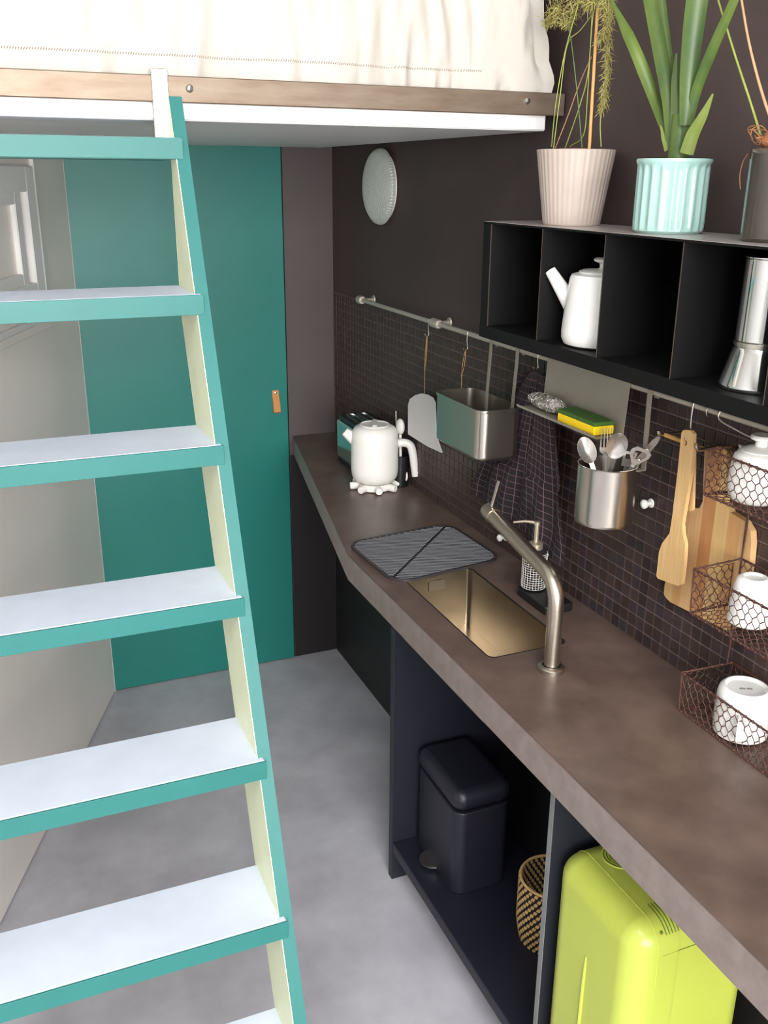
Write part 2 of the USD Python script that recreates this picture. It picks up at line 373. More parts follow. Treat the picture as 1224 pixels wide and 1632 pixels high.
# green flush door in the back wall
d2 = thing('door_2', 'flush teal door in the back wall with a small leather pull', 'door', (0.64, YB, 0), kind='structure')
obj('door_leaf', bx(-0.6, 0.979, YB - 0.012, YB + 0.02, 0.004, 1.95, 0.002), M['teal_door'], d2)
obj('shadow_gap', bx(0.979, 0.985, YB + 0.004, YB + 0.02, 0.0, 1.95), M['shadow_gap'], d2, False)
q = PY(440, 640, YB - 0.02)
pt_ = obj('pull_tab', [strip([(q[0], YB - 0.0135, q[2] + 0.04), (q[0], YB - 0.015, q[2] + 0.02), (q[0] + 0.001, YB - 0.026, q[2] - 0.01), (q[0] + 0.001, YB - 0.03, q[2] - 0.036),
                               (q[0] + 0.001, YB - 0.024, q[2] - 0.040), (q[0] + 0.001, YB - 0.017, q[2] - 0.03), (q[0], YB - 0.0135, q[2] + 0.034)], 0.024, 0.003, (1, 0, 0))], M['leather'], d2)
obj('screw', lathe([(0, 0.004), (0.004, 0.003), (0.005, 0)], (q[0], YB - 0.015, q[2] + 0.031), 16, axis=(0, -1, 0)), M['chrome'], pt_)

obj('shade_panel', bx(0.986, XW - 0.002, YB - 0.001, YB + 0.002, 0.0, ZT - 0.072), LOOKS['shade_black'], wbk, False, label='dark sheet standing in for shade below the worktop')  # same painted shade on the strip of back wall beside the door
# angled white partition with a panelled door in it
A0 = np.array([0.296, 3.232, 0.0]); LD = np.array([-0.406, -1.012, 0.0]); LD /= np.linalg.norm(LD); LN = np.array([-LD[1], LD[0], 0.0]); LN = -LN if LN[0] < 0 else LN
UPV = np.array([0, 0, 1.0])
def lbox(u0, u1, z0, z1, d0, d1, b=0.0):
    """box on the partition: u along it, d out of it towards the room"""
    m = bx(u0, u1, d0, d1, z0, z1, b)
    T = np.eye(4); T[:3, 0], T[:3, 1], T[:3, 2], T[:3, 3] = LD, LN, UPV, A0
    m.apply_transform(T); m.fix_normals(); return m
struct('wall_left', [lbox(-0.03, 1.52, 0, 1.878, -0.10, -0.030)], M['white_paint'])
d1 = thing('door_1', 'pale grey panelled door standing left of the teal door', 'door', A0, kind='structure')
obj('door_frame', [lbox(-0.02, 0.021, 0, 1.878, -0.03, 0.0, 0.001), lbox(1.46, 1.5, 0, 1.878, -0.03, 0.0, 0.001)], M['grey_door'], d1)
obj('edge_bead', lbox(-0.026, -0.020, 0, 1.878, -0.03, -0.001), M['bamboo'], d1, False, label='thin tan wooden edge of the door frame')
obj('door_leaf', lbox(0.022, 1.458, 0.006, 1.875, -0.028, 0.0, 0.002), M['grey_door'], d1)
def frame_ring(u0, u1, z0, z1, w, d0, d1):
    return [lbox(u0, u0 + w, z0, z1, d0, d1, 0.003), lbox(u1 - w, u1, z0, z1, d0, d1, 0.003), lbox(u0 + w - 0.003, u1 - w + 0.003, z0, z0 + w, d0, d1, 0.003), lbox(u0 + w - 0.003, u1 - w + 0.003, z1 - w, z1, d0, d1, 0.003)]
obj('moulding', frame_ring(0.315, 1.16, 1.40, 1.87, 0.018, 0.0, 0.012), M['white_paint'], d1)
obj('moulding', frame_ring(0.37, 1.10, 1.45, 1.815, 0.065, 0.0, 0.022), M['white_paint'], d1)
obj('moulding', frame_ring(0.475, 0.99, 1.50, 1.765, 0.045, 0.0, 0.016), M['white_paint'], d1)
obj('moulding', [lbox(0.29, 1.20, 1.375, 1.40, 0.0, 0.008, 0.003)], M['grey_door'], d1)

# ================================================================ LOFT BED
YF = 1.817
bed = thing('loft_bed', 'white loft bed deck with a brown steel rail along its front edge', 'bed', (0.3, YF, 1.88))
obj('deck', bx(-1.7, 1.122, YF, 3.215, 1.885, 1.935, 0.003), M['mat_bed_under'], bed)
rail = obj('front_rail', bx(-1.7, 1.158, YF - 0.010, YF - 0.0005, 1.914, 1.957, 0.0015), M['bed_rail'], bed)
for p in ((302, 141), (840, 161), (-150, 128)):
    q = PY(p[0], p[1], YF - 0.01)
    obj('bolt', lathe([(0, 0.006), (0.0045, 0.005), (0.0065, 0.002), (0.007, 0)], (q[0], YF - 0.0101, q[2]), 16, axis=(0, -1, 0)), M['chrome'], rail)
# sheet over the mattress: rumpled front drop, hem and the crumpled right-hand corner
def sheet():
    nu, nv = 320, 90
    us = np.linspace(-1.65, 1.118, nu); vs = np.linspace(0, 1, nv)
    U, V = np.meshgrid(us, vs, indexing='ij')
    s = V * 1.0                                            # 0 bottom of drop .. 1 far on top
    drop = 0.30
    L = s * 1.2
    z = np.where(L < drop, 1.936 + L, 1.936 + drop)
    y = np.where(L < drop, YF + 0.028, YF + 0.028 + (L - drop))
    k = np.clip((L - drop + 0.06) / 0.12, 0, 1)
    z = z - 0.03 * np.sin(np.clip((L - drop + 0.06) / 0.12, 0, 1) * math.pi) * 0.7
    n1 = meshkit.fbm(np.stack([U * 9 + V * 1.5, V * 3, 0 * U], -1), 4, 3) - 0.5
    n2 = meshkit.fbm(np.stack([U * 26 + V * 2, V * 4, 0 * U + 5], -1), 3, 11) - 0.5
    n3 = np.abs(meshkit.fbm(np.stack([U * 15 - V * 2.0, V * 2.2, 0 * U + 9], -1), 3, 21) - 0.5)
    right = np.clip((U - 0.45) / 0.6, 0, 1)
    amp = 0.6 + 1.3 * right
    crease = np.sin(U * 62 + 5 * n1 + V * 6) ** 2 * np.exp(-((L - 0.10) / 0.10) ** 2)
    front = np.clip(1 - (L - drop) / 0.1, 0, 1)
    y = y - front * amp * (0.034 * n1 + 0.030 * n2 + 0.06 * n3 + 0.007 * crease) - 0.012 * front * np.sin(np.clip(L / drop, 0, 1) * math.pi)
    z = z + (1 - front) * (0.05 * n1 + 0.02 * n2)
    # hem: slight pinch about 6.5 cm above the rail
    hem = np.exp(-((L - 0.055) / 0.006) ** 2); y = y + hem * 0.003
    e = np.clip((U - 1.02) / 0.1, 0, 1)
    U = U + e * (np.interp(L, [0, 0.02, 0.045, 0.06, 0.08, 0.115, 0.15, 0.30, 0.5], [0.008, 0.012, 0.019, 0.013, 0.002, 0.000, -0.014, -0.028, -0.03]) + 0.012 * n2)
    e2 = np.clip((U - 0.97) / 0.10, 0, 1); y = y + front * e2 * (0.016 * np.sin(U * 75 + L * 16 + 6 * n1) + 0.012 * np.sin(L * 45 + U * 20))
    P = np.stack([U, np.maximum(y, YF + 0.002), z], -1)
    return P
SP = sheet()
nu, nv = SP.shape[:2]
# right end falls over the mattress side
side = SP[-1]; rings = [SP[-1]]
v = SP.reshape(-1, 3); f = []
for i in range(nu - 1):
    a = i * nv + np.arange(nv - 1); f.append(np.stack([a, a + nv, a + nv + 1, a + 1], 1))
f = np.vstack(f)
bs = trimesh.Trimesh(v, np.vstack([f[:, [0, 1, 2]], f[:, [0, 2, 3]]]), process=False)
sh = thing('bed_sheet', 'rumpled white linen sheet hanging over the loft mattress', 'sheet', (0.0, YF + 0.03, 1.936))
obj('cloth', bs, M['linen'], sh, True)
# the end drop (towards the right wall)
E = SP[-1]; jj = []
for t in np.linspace(0, 1, 8):
    jj.append(E + np.array([0.018 * math.sin(t * 9) * 0.5 - 0.012 * t, 0.10 * t, 0.0]) + np.stack([0 * E[:, 0], 0 * E[:, 0], -0.0 * E[:, 0]], -1))
G = np.stack(jj); v = G.reshape(-1, 3); f = []
for i in range(7):
    a = i * nv + np.arange(nv - 1); f.append(np.stack([a, a + nv, a + nv + 1, a + 1], 1))
f = np.vstack(f)
obj('corner_fold', trimesh.Trimesh(v, np.vstack([f[:, [0, 1, 2]], f[:, [0, 2, 3]]]), process=False), M['linen'], sh, True)
st = []
hj = int(round(0.055 / 1.2 * (nv - 1)))
for i in range(100, nu - 18):
    a, b = SP[i, hj], SP[i + 1, hj]
    for t in (0.0, 0.5):
        p = a + (b - a) * t + np.array([0, -0.0012, 0.0])
        st.append(tube([p, p + (b - a) * 0.25 + np.array([0, 0, 0.0035])], 0.0007, 4))
obj('hem_stitching', st, M['thread'], sh, False, kind='stuff')
mt = obj('mattress', rbox(-1.62, 1.08, YF + 0.055, 3.18, 1.937, 2.20, 0.03), M['linen'], label='white mattress lying on the loft bed deck under the sheet', cat='mattress')

# ================================================================ LADDER
XS = 0.347; TH = 0.0225
fr = np.array([PX(*p, XS) for p in ((334, 617.6), (286.7, 317.6), (384, 1000), (408.5, 1198), (428, 1300), (441, 1441), (467.7, 1632))])
kf = np.polyfit(fr[:, 2], fr[:, 1], 1)
bk = np.array([PX(*p, XS) for p in ((258, 264.7), (305.7, 617.6), (358.7, 1000), (375.8, 1143), (390, 1245), (408.5, 1380), (422.8, 1496), (439, 1625))])
kb = np.polyfit(bk[:, 2], bk[:, 1], 1)
SL = 0.5 * (kf[0] + kb[0])
f0 = np.mean(fr[:, 1] - SL * fr[:, 2]); b0 = np.mean(bk[:, 1] - SL * bk[:, 2])
lad = thing('ladder', 'steep teal ladder with white treads leaning on the loft bed', 'ladder', (0.1, f0, 0))
XL = -0.155
ztop = 1.917
def stringer(x0, x1):
    yv = lambda z, c: c + SL * z
    ytop = YF - 0.011
    pts = [(yv(0, f0), 0.0), (yv(0, b0), 0.0), (min(yv((ytop - b0) / SL, b0), ytop), (ytop - b0) / SL), (ytop, ztop + 0.004), (ytop - 0.010, ztop + 0.006), (yv(ztop - 0.035, f0), ztop - 0.035)]
    return plate(Polygon(pts), (x0, 0, 0), (0, 1, 0), (0, 0, 1), x1 - x0), Polygon(pts)
for (x0, x1, inner) in ((XS, XS + TH, -1), (XL - TH, XL, 1)):
    sm, poly = stringer(x0, x1)
    s_ = obj('stringer', sm, M['teal_ladder'], lad, 30)
    xi = x0 - 0.0012 if inner < 0 else x1
    pp = poly.buffer(-0.0015)
    obj('inner_face', plate(pp, (xi, 0, 0), (0, 1, 0), (0, 0, 1), 0.0012), M['cream_paint'], s_, False, label='cream painted inner face of the ladder side')
steps = [(287, 220, 251), (325, 469.5, 496), (357, 710, 743), (391, 955, 985), (424, 1212, 1237), (457, 1463.5, 1490)]
zs = []
for (x, a, b) in steps:
    p0 = PX(x, a, XS + 0.011); p1 = PX(x, b, XS + 0.011)
    zs.append((p0[2], p0[1]))
dzs = np.polyfit(range(len(zs)), [z for z, _ in zs], 1)
yoff = np.mean([y - (f0 + SL * z) for z, y in zs])
print('ladder', SL, f0, b0, zs, dzs, yoff)
for i in range(7):
    z = dzs[1] + dzs[0] * i if i >= len(zs) else zs[i][0]
    yf = f0 + SL * z - 0.012
    yb = b0 + SL * z - 0.008
    t = obj('tread', bx(XL - 0.010, XS + 0.0105, yf + 0.001, yb, z - 0.034, z, 0.003), M['tread_paint'], lad)
    obj('nosing', bx(XL - 0.0105, XS + 0.011, yf - 0.0025, yf + 0.0012, z - 0.0345, z - 0.0004, 0.0004), M['teal_ladder'], t, label='teal front edge of the tread')
    obj('tread_underside', bx(XL + 0.001, XS - 0.002, yf + 0.004, yb - 0.002, z - 0.0355, z - 0.0338), M['teal_ladder'], t, False)
hx = PY(255, 140, YF - 0.012)[0]
obj('hanger_strap', [bx(hx - 0.0145, hx + 0.0145, YF - 0.0135, YF - 0.0105, 1.83, 1.967, 0.001), bx(hx - 0.0145, hx + 0.0145, YF - 0.0104, YF + 0.0012, 1.9575, 1.967)], M['steel'], lad, label='bright steel hook strap over the bed rail')
hx2 = XL - 0.01
obj('hanger_strap', [bx(hx2 - 0.0145, hx2 + 0.0145, YF - 0.0135, YF - 0.0105, 1.83, 1.967, 0.001), bx(hx2 - 0.0145, hx2 + 0.0145, YF - 0.0104, YF + 0.0012, 1.9575, 1.967)], M['steel'], lad)

# ================================================================ WORKTOP, SINK, FAUCET
XF = 0.777
kx, ky = 0.777, 2.075
wt_poly = Polygon([(XF, 0.35), (XW - 0.001, 0.35), (XW - 0.001, YB - 0.001), (0.999, YB - 0.001), (kx, ky)])
SX0, SX1, SY0, SY1 = 0.842, 1.024, 1.455, 1.885
sink_cut = sbox(SX0, SY0, SX1, SY1).buffer(-0.018).buffer(0.018)
wk = thing('worktop', 'long dark brown grey worktop along the right wall', 'worktop', (XF, 1.2, ZT))
top = trimesh.creation.extrude_polygon(wt_poly.difference(sink_cut), 0.004, engine='earcut'); top.apply_translation((0, 0, ZT - 0.004))
obj('slab', top, M['worktop'], wk, 30)
edge = Polygon([(XF + 0.0004, 0.352), (XW - 0.002, 0.352), (XW - 0.002, YB - 0.002), (0.9994, YB - 0.002), (kx + 0.0004, ky)]).difference(sink_cut.buffer(0.002))
ed = trimesh.creation.extrude_polygon(edge, 0.0658, engine='earcut'); ed.apply_translation((0, 0, ZT - 0.070))
obj('front_edge', ed, M['worktop_edge'], wk, 30, label='paler front edge of the worktop')
def ring_poly(x0, x1, y0, y1, r): return sbox(x0, y0, x1, y1).buffer(-r).buffer(r, quad_segs=6)
def prism(poly, z0, z1):
    m = trimesh.creation.extrude_polygon(poly, z1 - z0, engine='earcut'); m.apply_translation((0, 0, z0)); return m
snk = thing('sink', 'rectangular brushed steel sink basin set into the worktop', 'sink', ((SX0 + SX1) / 2, (SY0 + SY1) / 2, ZT - 0.16))
outer = ring_poly(SX0 + 0.0004, SX1 - 0.0004, SY0 + 0.0004, SY1 - 0.0004, 0.018); inn = ring_poly(SX0 + 0.004, SX1 - 0.004, SY0 + 0.004, SY1 - 0.004, 0.009)
obj('rim_seal', prism(outer.difference(outer.buffer(-0.0024)), ZT - 0.0009, ZT + 0.0002), M['black_plastic'], snk, 30)
obj('basin', [prism(outer.difference(inn), ZT - 0.15, ZT - 0.001), prism(outer, ZT - 0.152, ZT - 0.149)], M['sink_steel'], snk, 30)
obj('overflow_cover', bx(0.91, 0.955, SY1 - 0.0065, SY1 - 0.0031, ZT - 0.044, ZT - 0.016, 0.001), M['steel'], snk)
obj('drain', lathe([(0, 0.002), (0.012, 0.002), (0.016, 0.0035), (0.032, 0.004), (0.036, 0.0005), (0.036, 0)], ((SX0 + SX1) / 2, 1.60, ZT - 0.149), 32), M['steel'], snk)

fc = PZ(880, 1070, ZT)
fx, fy = fc[0], fc[1] + 0.004
tap = thing('kitchen_tap', 'tall brushed steel kitchen tap bent over the sink', 'tap', (fx, fy, ZT))
obj('base_collar', lathe([(0, 0.0), (0.0255, 0.0), (0.0255, 0.009), (0.0225, 0.012), (0.0175, 0.013)], (fx, fy, ZT), 40), M['brushed'], tap)
bend = PX(884, 935, fx); tip = PX(776, 812, fx)
path = [(fx, fy, ZT + 0.010), (fx, fy, bend[2] - 0.055)]
p1, p2 = np.array(path[-1]), tip
cor = np.array([fx, fy, bend[2] + 0.012]); dirn = (tip - cor) / np.linalg.norm(tip - cor)
for t in np.linspace(0.0, 1, 12):
    a = cor + np.array([0, 0, -0.05]); b = cor + dirn * 0.05
    path.append(tuple((1 - t) ** 2 * a + 2 * t * (1 - t) * cor + t * t * b))
path.append(tuple(tip - dirn * 0.03))
obj('spout_pipe', tube(path, 0.0152, 20), M['brushed'], tap, 40)
obj('spout_head', tube([tip - dirn * 0.03, tip - dirn * 0.004, tip], [0.0168, 0.0168, 0.0155], 20), M['brushed'], tap, 40)
lv = PX(796, 765, fx); lb = PX(784, 806, fx)
obj('lever', tube([lb, lv], 0.0038, 12), M['steel'], tap, 40)

# drying mat with fine ridges and a centre fold
mp = [PZ(*p, ZT) for p in ((556, 868), (632, 931), (797, 892), (714, 838))]
mpoly = Polygon([(p[0], p[1]) for p in mp]).buffer(-0.045).buffer(0.052, quad_segs=8)
dm = thing('drying_mat', 'dark grey ribbed silicone drying mat at the far end of the sink', 'drying mat', (mp[0][0] + 0.12, 2.02, ZT))
obj('mat_body', prism(mpoly, ZT + 0.0005, ZT + 0.004), M['mat_grey'], dm, 30)
obj('mat_rim', prism(mpoly.difference(mpoly.buffer(-0.006)), ZT + 0.004, ZT + 0.0065), M['mat_grey'], dm, 30)
ud = np.array([mp[3][0] - mp[1][0], mp[3][1] - mp[1][1]]); ud /= np.linalg.norm(ud)      # along the fold
fold_a = PZ(628, 922, ZT); fold_b = PZ(708, 843, ZT)
fd = (fold_b - fold_a)[:2]; fd /= np.linalg.norm(fd)
ridges = []
inner = mpoly.buffer(-0.008)
ra = (PZ(720, 880, ZT) - PZ(620, 877, ZT))[:2]; ra /= np.linalg.norm(ra); rb = np.array([-ra[1], ra[0]])
from shapely.geometry import LineString
cutl = LineString([fold_a[:2] - fd * 0.1, fold_b[:2] + fd * 0.1]).buffer(0.0035)
for k in range(-40, 41):
    o = np.array([0.96, 2.01]) + rb * k * 0.0098
    ln = LineString([o - ra * 0.4, o + ra * 0.4]).intersection(inner).difference(cutl)
    for g in (ln.geoms if hasattr(ln, 'geoms') else [ln]):
        if g.is_empty or g.length < 0.01: continue
        c = np.array(g.coords); ridges.append(tube(np.c_[c, np.full(len(c), ZT + 0.0042)], 0.0029, 6))
obj('ridges', ridges, M['mat_grey'], dm, 40, kind='stuff')
fl = LineString([fold_a[:2] - fd * 0.1, fold_b[:2] + fd * 0.1]).buffer(0.0028).intersection(inner)
obj('fold_line', prism(fl, ZT + 0.0038, ZT + 0.0044), M['black_plastic'], dm, False, label='dark groove across the middle of the mat')

# ================================================================ UNDER THE WORKTOP
XP = 0.84
pn = thing('support_panel', 'dark blue black upright panel under the worktop at the bin', 'panel', (XP, 1.93, 0))
obj('board', bx(XP, XW - 0.004, 1.919, 1.942, 0.0, ZT - 0.071, 0.001), M['black_panel'], pn)
pn2 = thing('support_panel', 'thin grey upright panel under the worktop beside the lime fridge', 'panel', (XP, 1.2, 0))
obj('board', bx(XP + 0.0015, XW - 0.004, 1.198, 1.211, 0.0, ZT - 0.071), M['black_panel'], pn2)
obj('edge_strip', bx(XP, XP + 0.0014, 1.198, 1.211, 0.0, ZT - 0.071), M['grey_panel'], pn2, False, label='grey front edge of the panel')
bs_ = thing('base_shelf', 'low dark slate shelf board under the worktop carrying the bin', 'shelf', (XP, 1.5, 0.08))
obj('board', bx(XP + 0.001, XW - 0.004, 1.2125, 1.918, 0.088, 0.12, 0.002), M['black_panel'], bs_)
obj('batten', [bx(XW - 0.04, XW - 0.006, 1.2125, 1.918, 0.0, 0.0878), bx(XP + 0.10, XP + 0.13, 1.2125, 1.918, 0.0, 0.0878)], M['black_panel'], bs_, False)
bs2 = thing('base_shelf', 'low dark shelf board under the lime fridge', 'shelf', (XP, 0.9, 0.08))
obj('board', bx(XP + 0.001, XW - 0.004, 0.40, 1.197, 0.088, 0.12, 0.002), M['black_panel'], bs2)
obj('batten', [bx(XW - 0.04, XW - 0.006, 0.40, 1.197, 0.0, 0.0878), bx(XP + 0.10, XP + 0.13, 0.40, 1.197, 0.0, 0.0878)], M['black_panel'], bs2, False)

# pedal bin
b0x, b1x, b0y, b1y = 0.900, 1.052, 1.674, 1.905
bn = thing('pedal_bin', 'black pedal bin with rounded lid and silver pedal', 'bin', ((b0x + b1x) / 2, (b0y + b1y) / 2, 0.12))
obj('body', vbox(b0x, b1x, b0y, b1y, 0.1205, 0.358, 0.030, 0.004), M['bin_black'], bn, 40)
obj('lid', [vbox(b0x - 0.002, b1x + 0.002, b0y - 0.002, b1y + 0.002, 0.3605, 0.415, 0.030, 0.022)], M['bin_black'], bn, 40)
obj('hinge', bx(b1x - 0.004, b1x + 0.012, (b0y + b1y) / 2 - 0.05, (b0y + b1y) / 2 + 0.05, 0.33, 0.39, 0.003), M['black_plastic'], bn)
ped = Polygon([(0.032 * math.cos(a), 0.026 * math.sin(a)) for a in np.linspace(-math.pi / 2, math.pi / 2, 20)])
obj('pedal', plate(affinity.scale(ped, 1.25, 1.35), (b0x + 0.006, 1.805, 0.131), (-1, 0, 0), (0, -1, 0), 0.006), M['steel'], bn, 30, label='silver half-round pedal')

# woven basket
wb = thing('woven_basket', 'small tan and black woven basket behind the grey panel', 'basket', (1.047, 1.48, 0.12))
bc = np.array([1.047, 1.480, 0.1205]); bh = 0.168
def br(t): return 0.064 + 0.009 * math.sin(min(1, t / 0.4) * math.pi / 2)
obj('body', lathe([(0, 0)] + [(br(t), bh * t) for t in np.linspace(0, 1, 9)] + [(br(t) - 0.004, bh * t) for t in np.linspace(1, 0.02, 9)] + [(0, 0.005)], bc, 40), M['dark_reed'], wb, 40)
reeds = []
nr, nc = 15, 30
for i in range(nr):
    t0, t1 = (i + 0.05) / nr, (i + 0.80) / nr
    for j in range(nc):
        sh0 = 0.5 if i % 2 else 0.0
        for rad, s in ((0.0012, 1), (-0.0052, -1)):
            P = []
            for (tt, dj) in ((t0, 0.05), (t0, 0.58), (t1, 0.27), (t1, 0.80)):
                a = (j + sh0 + dj + (0.15 if s > 0 else 0)) * 2 * math.pi / nc; r_ = br(tt) + rad
                P.append((bc[0] + r_ * math.cos(a), bc[1] + r_ * math.sin(a), bc[2] + tt * bh))
            P = np.array(P); nrm = np.array([P[:, 0].mean() - bc[0], P[:, 1].mean() - bc[1], 0]); nrm /= np.linalg.norm(nrm)
            top_ = P + nrm * 0.0012 * s
            v = np.vstack([P, top_]); reeds.append(trimesh.Trimesh(v, [(4, 5, 7), (4, 7, 6), (0, 1, 5), (0, 5, 4), (1, 3, 7), (1, 7, 5), (3, 2, 6), (3, 6, 7), (2, 0, 4), (2, 4, 6)], process=False))
obj('reeds', reeds, M['tan_reed'], wb, False, kind='stuff')
obj('rim', tube([(bc[0] + (br(1) - 0.002) * math.cos(a), bc[1] + (br(1) - 0.002) * math.sin(a), bc[2] + bh) for a in np.linspace(0, 2 * math.pi, 40, endpoint=False)], 0.0035, 6, closed=True), M['tan_reed'], wb, 40)

# radiator in the dark behind
rd = thing('radiator', 'black column radiator in the dark under the worktop', 'radiator', (1.13, 1.45, 0.2))
for k in range(5):
    y = 1.30 + k * 0.05
    obj('column', vbox(1.124, 1.154, y, y + 0.030, 0.20, 0.66, 0.012, 0.008), M['black_iron'], rd, 40)
vl = obj('valve', lathe([(0, 0), (0.010, 0), (0.010, 0.02), (0.014, 0.022), (0.014, 0.04), (0, 0.042)], (1.133, 1.56, 0.66), 20), M['black_iron'], rd)
obj('valve_cap', lathe([(0, 0.0), (0.008, 0.0), (0.008, 0.004), (0, 0.005)], (1.133, 1.56, 0.7025), 16), M['chrome'], vl)
obj('manifold', tube([(1.139, 1.295, 0.64), (1.139, 1.575, 0.64)], 0.012, 12), M['black_iron'], rd)

# lime mini fridge
gx0, gx1, gy0, gy1, gz0, gz1 = 0.846, 1.110, 0.950, 1.194, 0.1205, 0.645
mf = thing('mini_fridge', 'lime green mini fridge with rounded edges under the worktop', 'fridge', ((gx0 + gx1) / 2, (gy0 + gy1) / 2, gz0))
obj('door', rbox(gx0, gx0 + 0.13, gy0, gy1, gz0, gz1, 0.046, 48), M['lime'], mf, 50)
obj('cabinet', rbox(gx0 + 0.049, gx1, gy0 + 0.0006, gy1 - 0.0006, gz0, gz1 - 0.0006, 0.045, 40), M['lime'], mf, 50)
obj('door_seam', tube([(gx0 + 0.0475, y, z) for y, z in [(gy0 + 0.0005, gz0 + 0.04)] + [(gy0 + 0.0455 - 0.0455 * math.cos(a), gz1 - 0.0455 + 0.0455 * math.sin(a)) for a in np.linspace(0, math.pi / 2, 9)] +
                       [(gy1 - 0.0455 + 0.0455 * math.sin(a), gz1 - 0.0455 + 0.0455 * math.cos(a)) for a in np.linspace(0, math.pi / 2, 9)] + [(gy1 - 0.0005, gz0 + 0.04)]], 0.0012, 6), M['lime'], mf)
obj('door_ridge', tube(bez([(gx0 + 0.002, 1.075, 0.50), (gx0 - 0.0005, 1.075, 0.44), (gx0 - 0.001, 1.075, 0.30), (gx0 + 0.001, 1.075, 0.2)], 16), np.r_[0.001, np.full(14, 0.0035), 0.002, 0.001][:16] if False else 0.0035, 8), M['lime'], mf)
for k in range(9):
    x = gx0 + 0.066 + k * 0.0062
    obj('vent_slot', tube([(x, gy0 + 0.0456 - 0.0452 * math.cos(a), gz1 - 0.0456 + 0.0452 * math.sin(a)) for a in np.linspace(0.62, 1.55, 12)] + [(x, gy0 + 0.060, gz1 - 0.0004)], 0.0014, 5), M['lime_dark'], mf, False)
hh = (gx0 + 0.096, 1.128, gz1 - 0.0005)
hr = obj('handle_recess', lathe([(0, 0.0002), (0.030, 0.0002), (0.033, 0.002), (0.036, 0.0)], hh, 32), M['lime'], mf, 40)
for k in range(5):
    rr = 0.008 + k * 0.0055
    obj('recess_ring', tube([(hh[0] + rr * math.cos(a), hh[1] + rr * math.sin(a), hh[2] + 0.0006) for a in np.linspace(0, 2 * math.pi, 28, endpoint=False)], 0.0011, 5, closed=True), M['lime_dark'], hr, False)
obj('cap_seam', tube([(gx0 + 0.056, gy0 + 0.0007, gz1 - 0.052), (gx1 - 0.03, gy0 + 0.0007, gz1 - 0.052)], 0.0010, 5), M['lime_dark'], mf, False)
obj('indicator', lathe([(0, 0.0015), (0.003, 0.001), (0.0035, 0)], (gx0 + 0.058, gy0 + 0.0456 - 0.0450 * math.cos(0.75), gz1 - 0.0456 + 0.0450 * math.sin(0.75)), 12, axis=(0, -math.cos(0.75), math.sin(0.75))), M['lime_dark'], mf)

# ================================================================ WALL LAMP
lc = np.array([XW, 2.765, 1.766])
lp = thing('wall_lamp', 'round ribbed glass wall lamp below the loft bed', 'lamp', lc)
obj('base_plate', lathe([(0, 0), (0.096, 0), (0.096, 0.014), (0.085, 0.016), (0, 0.016)], lc, 48, axis=(-1, 0, 0)), M['white_plastic'], lp, 40)
NR = 72
obj('glass_dome', lathe([(0.107, 0.010), (0.1075, 0.016)] + [(0.107 * math.cos(a), 0.016 + 0.034 * math.sin(a)) for a in np.linspace(0.08, 1.48, 16)] + [(0.002, 0.0502)], lc, NR * 4,
    mod=lambda T, R, Z: R * (1 + 0.012 * np.cos(T * NR)), axis=(-1, 0, 0)), M['lamp_glass'], lp, True)
obj('glass_ribs', [tube([lc + np.array([-(0.0165 + 0.034 * math.sqrt(max(0, 1 - (math.hypot(u, w) / 0.107) ** 2))), u * math.cos(0.6) - w * math.sin(0.6), u * math.sin(0.6) + w * math.cos(0.6)])
                         for w in np.linspace(-math.sqrt(0.105 ** 2 - u * u), math.sqrt(0.105 ** 2 - u * u), 14)], 0.0014, 5) for u in np.linspace(-0.1, 0.1, 34)], M['lamp_glass'], lp, True)

# ================================================================ WALL SHELF
SF, SZ, SB = 0.990, 1.708, 1.470                              # front, top, bottom
sy1, sy0 = 1.826, 0.60
ws = thing('wall_shelf', 'long black wall shelf divided into square open boxes', 'shelf', (SF, sy1, SB))
tp_ = obj('top_panel', bx(SF, XW - 0.001, sy0, sy1, SZ - 0.004, SZ, 0.0006), M['black_shelf'], ws)
obj('top_surface', bx(SF + 0.0005, XW - 0.002, sy0 + 0.001, sy1 - 0.001, SZ - 0.001, SZ + 0.0008), M['shelf_top_sheen'], tp_, False, label='top surface of the shelf with its grazing sheen painted grey')
obj('bottom_panel', bx(SF, XW - 0.001, sy0, sy1, SB, SB + 0.026, 0.0008), M['black_shelf'], ws)
obj('back_panel', bx(XW - 0.008, XW - 0.001, sy0 + 0.002, sy1 - 0.002, SB + 0.0262, SZ - 0.0042), M['black_shelf'], ws, False)
sp0 = obj('side_panel', bx(SF + 0.001, XW - 0.0085, sy1 - 0.034, sy1 - 0.0005, SB + 0.0262, SZ - 0.0042, 0.0008), M['black_shelf'], ws)
obj('front_edge', bx(SF + 0.0003, SF + 0.0018, sy1 - 0.0348, sy1 - 0.0332, SB + 0.0262, SZ - 0.0042), M['shelf_edge_glint'], sp0, False)
for y in (1.592, 1.392, 1.192, 0.991, 0.790):
    dv = obj('divider', bx(SF + 0.001, XW - 0.0085, y, y + 0.003, SB + 0.0262, SZ - 0.0042), M['black_shelf'], ws, False)
    obj('front_edge', bx(SF + 0.0003, SF + 0.0009, y + 0.0004, y + 0.002, SB + 0.0262, SZ - 0.0042), M['shelf_edge_glint'], dv, False)

